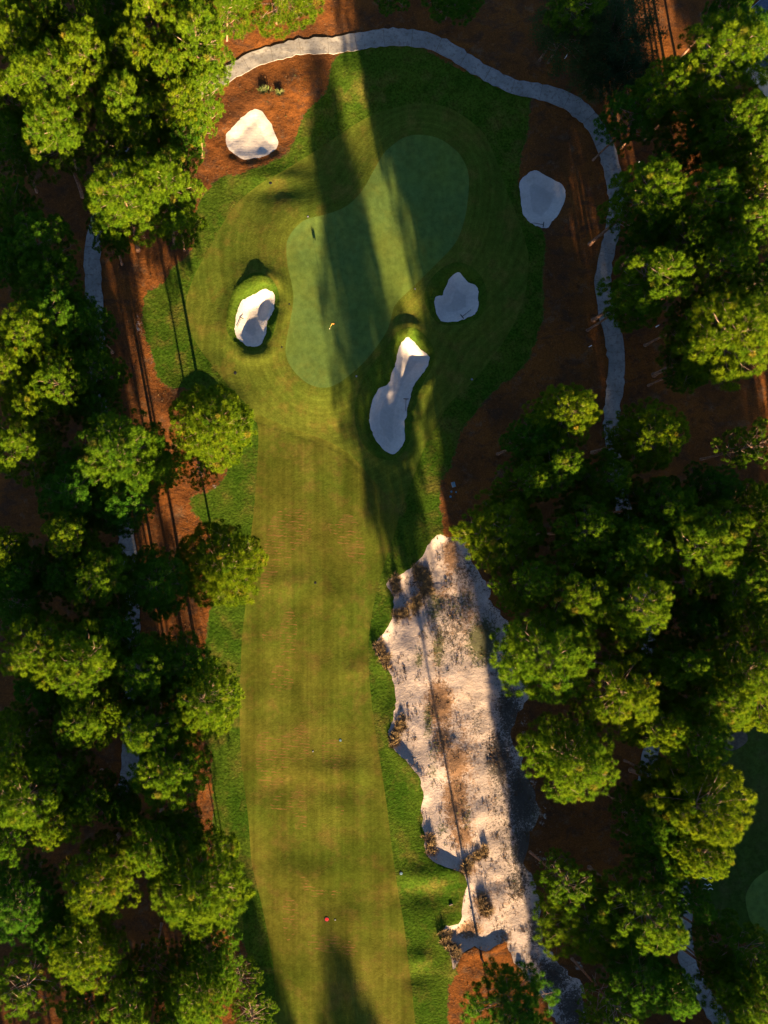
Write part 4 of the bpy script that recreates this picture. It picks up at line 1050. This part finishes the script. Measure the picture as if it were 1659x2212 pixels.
disc('sprinkler_head', 584, 397, .17, M['black'], 'dark sprinkler head in the surround below the sunny bunker', 'sprinkler', 'sprinkler heads')
disc('sprinkler_head', 769, 814, .12, M['grey'], 'grey sprinkler head by the lower right edge of the green', 'sprinkler', 'sprinkler heads')
disc('sprinkler_head', 664, 472, .12, M['grey'], 'grey sprinkler head at the upper left edge of the green', 'sprinkler', 'sprinkler heads')
disc('sprinkler_head', 895, 626, .10, M['grey'], 'grey sprinkler head on the right edge of the green near its waist', 'sprinkler', 'sprinkler heads')
disc('sprinkler_head', 624, 660, .09, M['black'], 'dark sprinkler head between the left bunker and the green', 'sprinkler', 'sprinkler heads')
disc('sprinkler_head', 608, 752, .09, M['black'], 'dark sprinkler head at the lower left edge of the green', 'sprinkler', 'sprinkler heads')
disc('sprinkler_head', 1020, 819, .14, M['grey'], 'pinkish grey sprinkler head on the mown edge right of the long bunker', 'sprinkler', 'sprinkler heads')
disc('sprinkler_head', 973, 1073, .16, M['teal'], 'lowest of the small pale covers in the red straw beside the fairway', 'sprinkler', 'sprinkler heads')
disc('sprinkler_head', 975, 1062, .15, M['teal'], 'middle pale cover in the red straw beside the fairway', 'sprinkler', 'sprinkler heads')
disc('sprinkler_head', 985, 1063, .12, M['teal'], 'smaller pale cover right of the middle one in red straw', 'sprinkler', 'sprinkler heads')
def irrigation_box():
    x, y, z = zat(979, 1047); o = tag(empty('irrigation_box', (x, y, z), rad(15)), 'pale blue rectangular irrigation box in the red straw beside the fairway', 'box')
    a = MB(); a.box((0, 0, .04), (.46, .66, .22)); a.build('body', M['grey'], o)
    b = MB(); b.box((0, 0, .17), (.42, .62, .035)); b.build('lid', M['teal'], o)
    c = MB(); c.box((0, .2, .195), (.12, .05, .02)); c.build('handle', M['black'], o)
irrigation_box()
def stake(u, v, lab):
    x, y, z = zat(u, v); o = tag(empty('boundary_stake', (x, y, z), br.uniform(0, 3)), lab, 'stake', 'white boundary stakes')
    a = MB(); a.tube([(0, 0, -.15), (0, 0, .85)], [.045, .045], 6); a.build('post', M['white'], o)
    b = MB(); b.tube([(0, 0, .85), (0, 0, .93)], [.045, .008], 6); b.build('tip', M['white'], o)
for u, v, lab in ((1219, 128, 'white stake in dark straw outside the top right path bend'), (1375, 356, 'white stake in dark straw right of the upper right path'), (1417, 706, 'white stake in dark straw right of the path, mid height'),
                  (1273, 749, 'white stake in dark straw left of the path, mid height'), (968, 22, 'white stake in dark straw at the top edge')): stake(u, v, lab)
def rope(u, v, du, lab):
    x, y, z = zat(u, v); o = tag(empty('tee_rope', (x, y, z)), lab, 'rope', 'white lines on the next hole'); n = 6; pts = []
    for i in range(n + 1):
        px = du * S * i / n; py = .12 * math.sin(i * 1.7); pts.append((px, py, float(hgt(x + px, y + py)[0]) - z + .05))
    a = MB(); a.tube(pts, [.035] * (n + 1), 5); a.build('line', M['white'], o)
    b = MB(); b.tube([(pts[0][0], pts[0][1], pts[0][2] - .15), (pts[0][0], pts[0][1], pts[0][2] + .12)], [.04, .03], 6); b.build('peg', M['white'], o)
rope(1512, 1898, 28, 'uppermost of three white lines on the shaded next hole')
rope(1522, 1912, 16, 'middle of three white lines on the shaded next hole')
rope(1519, 1921, 22, 'lowest of three white lines on the shaded next hole')
def divot(u, v, lab):
    x, y, z = zat(u, v); o = tag(empty('turf_clod', (x, y, z), .4), lab, 'turf clod')
    for k in range(3):
        a = MB(); a.lathe([(.10, -.03), (.13, .03), (.09, .09), (.02, .11)], 7, (.14 * (k - 1), .05 * (k % 2), 0)); a.build('clod', M['soil'], o)
divot(974, 1954, 'small brown clod of turf in the rough inside the sand bend')
# house corner at the top right
def house():
    u0, v0 = 1571, 63
    k = 1 - 3.4 / H; x, y = (u0 - NU) * S * k, (NV - v0) * S * k
    z = float(hgt(x, y)[0]); o = tag(empty('house', (x, y, z), rad(41)), 'house with dark blue-grey shingle roof in the top right corner', 'house')
    Lx, Ly = 17.0, 15.0   # local x runs up-right from the corner, local y negative runs down-right
    w = MB(); w.box((Lx / 2, -Ly / 2, 1.5), (Lx - 1.2, Ly - 1.2, 3.4)); w.build('wall', M['siding'], o)
    e = 3.25; rz = 6.6; a = Ly / 2
    V = [(0, 0, e), (Lx, 0, e), (Lx, -Ly, e), (0, -Ly, e), (a * .95, -Ly / 2, rz), (Lx - a * .95, -Ly / 2, rz)]
    planes = [(0, 1, 5, 4), (1, 2, 5), (2, 3, 4, 5), (3, 0, 4)]
    r = MB(); nV = [(p[0], p[1], p[2] - .18) for p in V]
    for pl in planes: r.add([V[i] for i in pl], [tuple(reversed(range(len(pl))))])
    r.add(V[:4] + nV[:4], [(0, 1, 5, 4), (1, 2, 6, 5), (2, 3, 7, 6), (3, 0, 4, 7), (4, 5, 6, 7)])
    rf = r.build('roof', M['shingle'], o)
    # courses of shingles: thin raised rows on each slope
    up = np.array(V[4]) ; 
    for pl in planes:
        q = [Vector(V[i]) for i in pl]; A, B = q[0], q[1]; C, D_ = (q[2], q[3]) if len(q) == 4 else (q[2], q[2])
        nrm = (B - A).cross(D_ - A).normalized(); nrm = nrm if nrm.z > 0 else -nrm; rows = 22
        for i in range(rows):
            t0, t1 = i / rows, (i + .93) / rows
            p = [A.lerp(D_, t0), B.lerp(C, t0), B.lerp(C, t1), A.lerp(D_, t1)]
            b = MB(); top = [p[0] + nrm * .035, p[1] + nrm * .035, p[2] + nrm * .012, p[3] + nrm * .012]
            b.add(top + [p[0] + nrm * .004, p[1] + nrm * .004, p[2] + nrm * .004, p[3] + nrm * .004], [(0, 1, 2, 3), (0, 4, 5, 1), (1, 5, 6, 2), (2, 6, 7, 3), (3, 7, 4, 0)])
            b.build('shingle_course', M['shingle'], rf)
    s = MB(); s.tube([V[4], V[5]], [.09, .09], 6)
    for i, j in ((0, 4), (3, 4), (1, 5), (2, 5)): s.tube([Vector(V[i]) + Vector((0, 0, .03)), Vector(V[j]) + Vector((0, 0, .03))], [.06, .06], 6)
    s.build('ridge_cap', M['trim'], rf)
    g = MB()
    for A, B in ((0, 1), (1, 2), (2, 3), (3, 0)): g.tube([Vector(V[A]) + Vector((0, 0, -.05)), Vector(V[B]) + Vector((0, 0, -.05))], [.075, .075], 6)
    g.build('gutter', M['trim'], o)
    sk = MB(); n = (Vector(V[1]) - Vector(V[0])).cross(Vector(V[4]) - Vector(V[0])).normalized(); n = n if n.z > 0 else -n
    c = Vector((9.4, -3.6, 0)); c.z = e + (rz - e) * 3.6 / (Ly / 2); ex = Vector((1, 0, 0)); ey = n.cross(ex)
    pts = [c + ex * a_ * .8 + ey * b_ * 1.1 + n * h_ for h_ in (.0, .14) for a_, b_ in ((-1, -1), (1, -1), (1, 1), (-1, 1))]
    sk.add(pts, [(3, 2, 1, 0), (4, 5, 6, 7), (0, 1, 5, 4), (1, 2, 6, 5), (2, 3, 7, 6), (3, 0, 4, 7)]); sk.build('skylight', M['glass'], rf)
    for k_ in range(3):
        wd = MB(); wd.box((3.0 + 4.5 * k_, -.58, 1.7), (1.4, .06, 1.3)); f_ = wd.build('window', M['trim'], o)
        pn = MB(); pn.box((3.0 + 4.5 * k_, -.535, 1.7), (1.2, .04, 1.1)); pn.build('pane', M['glass'], f_)
house()
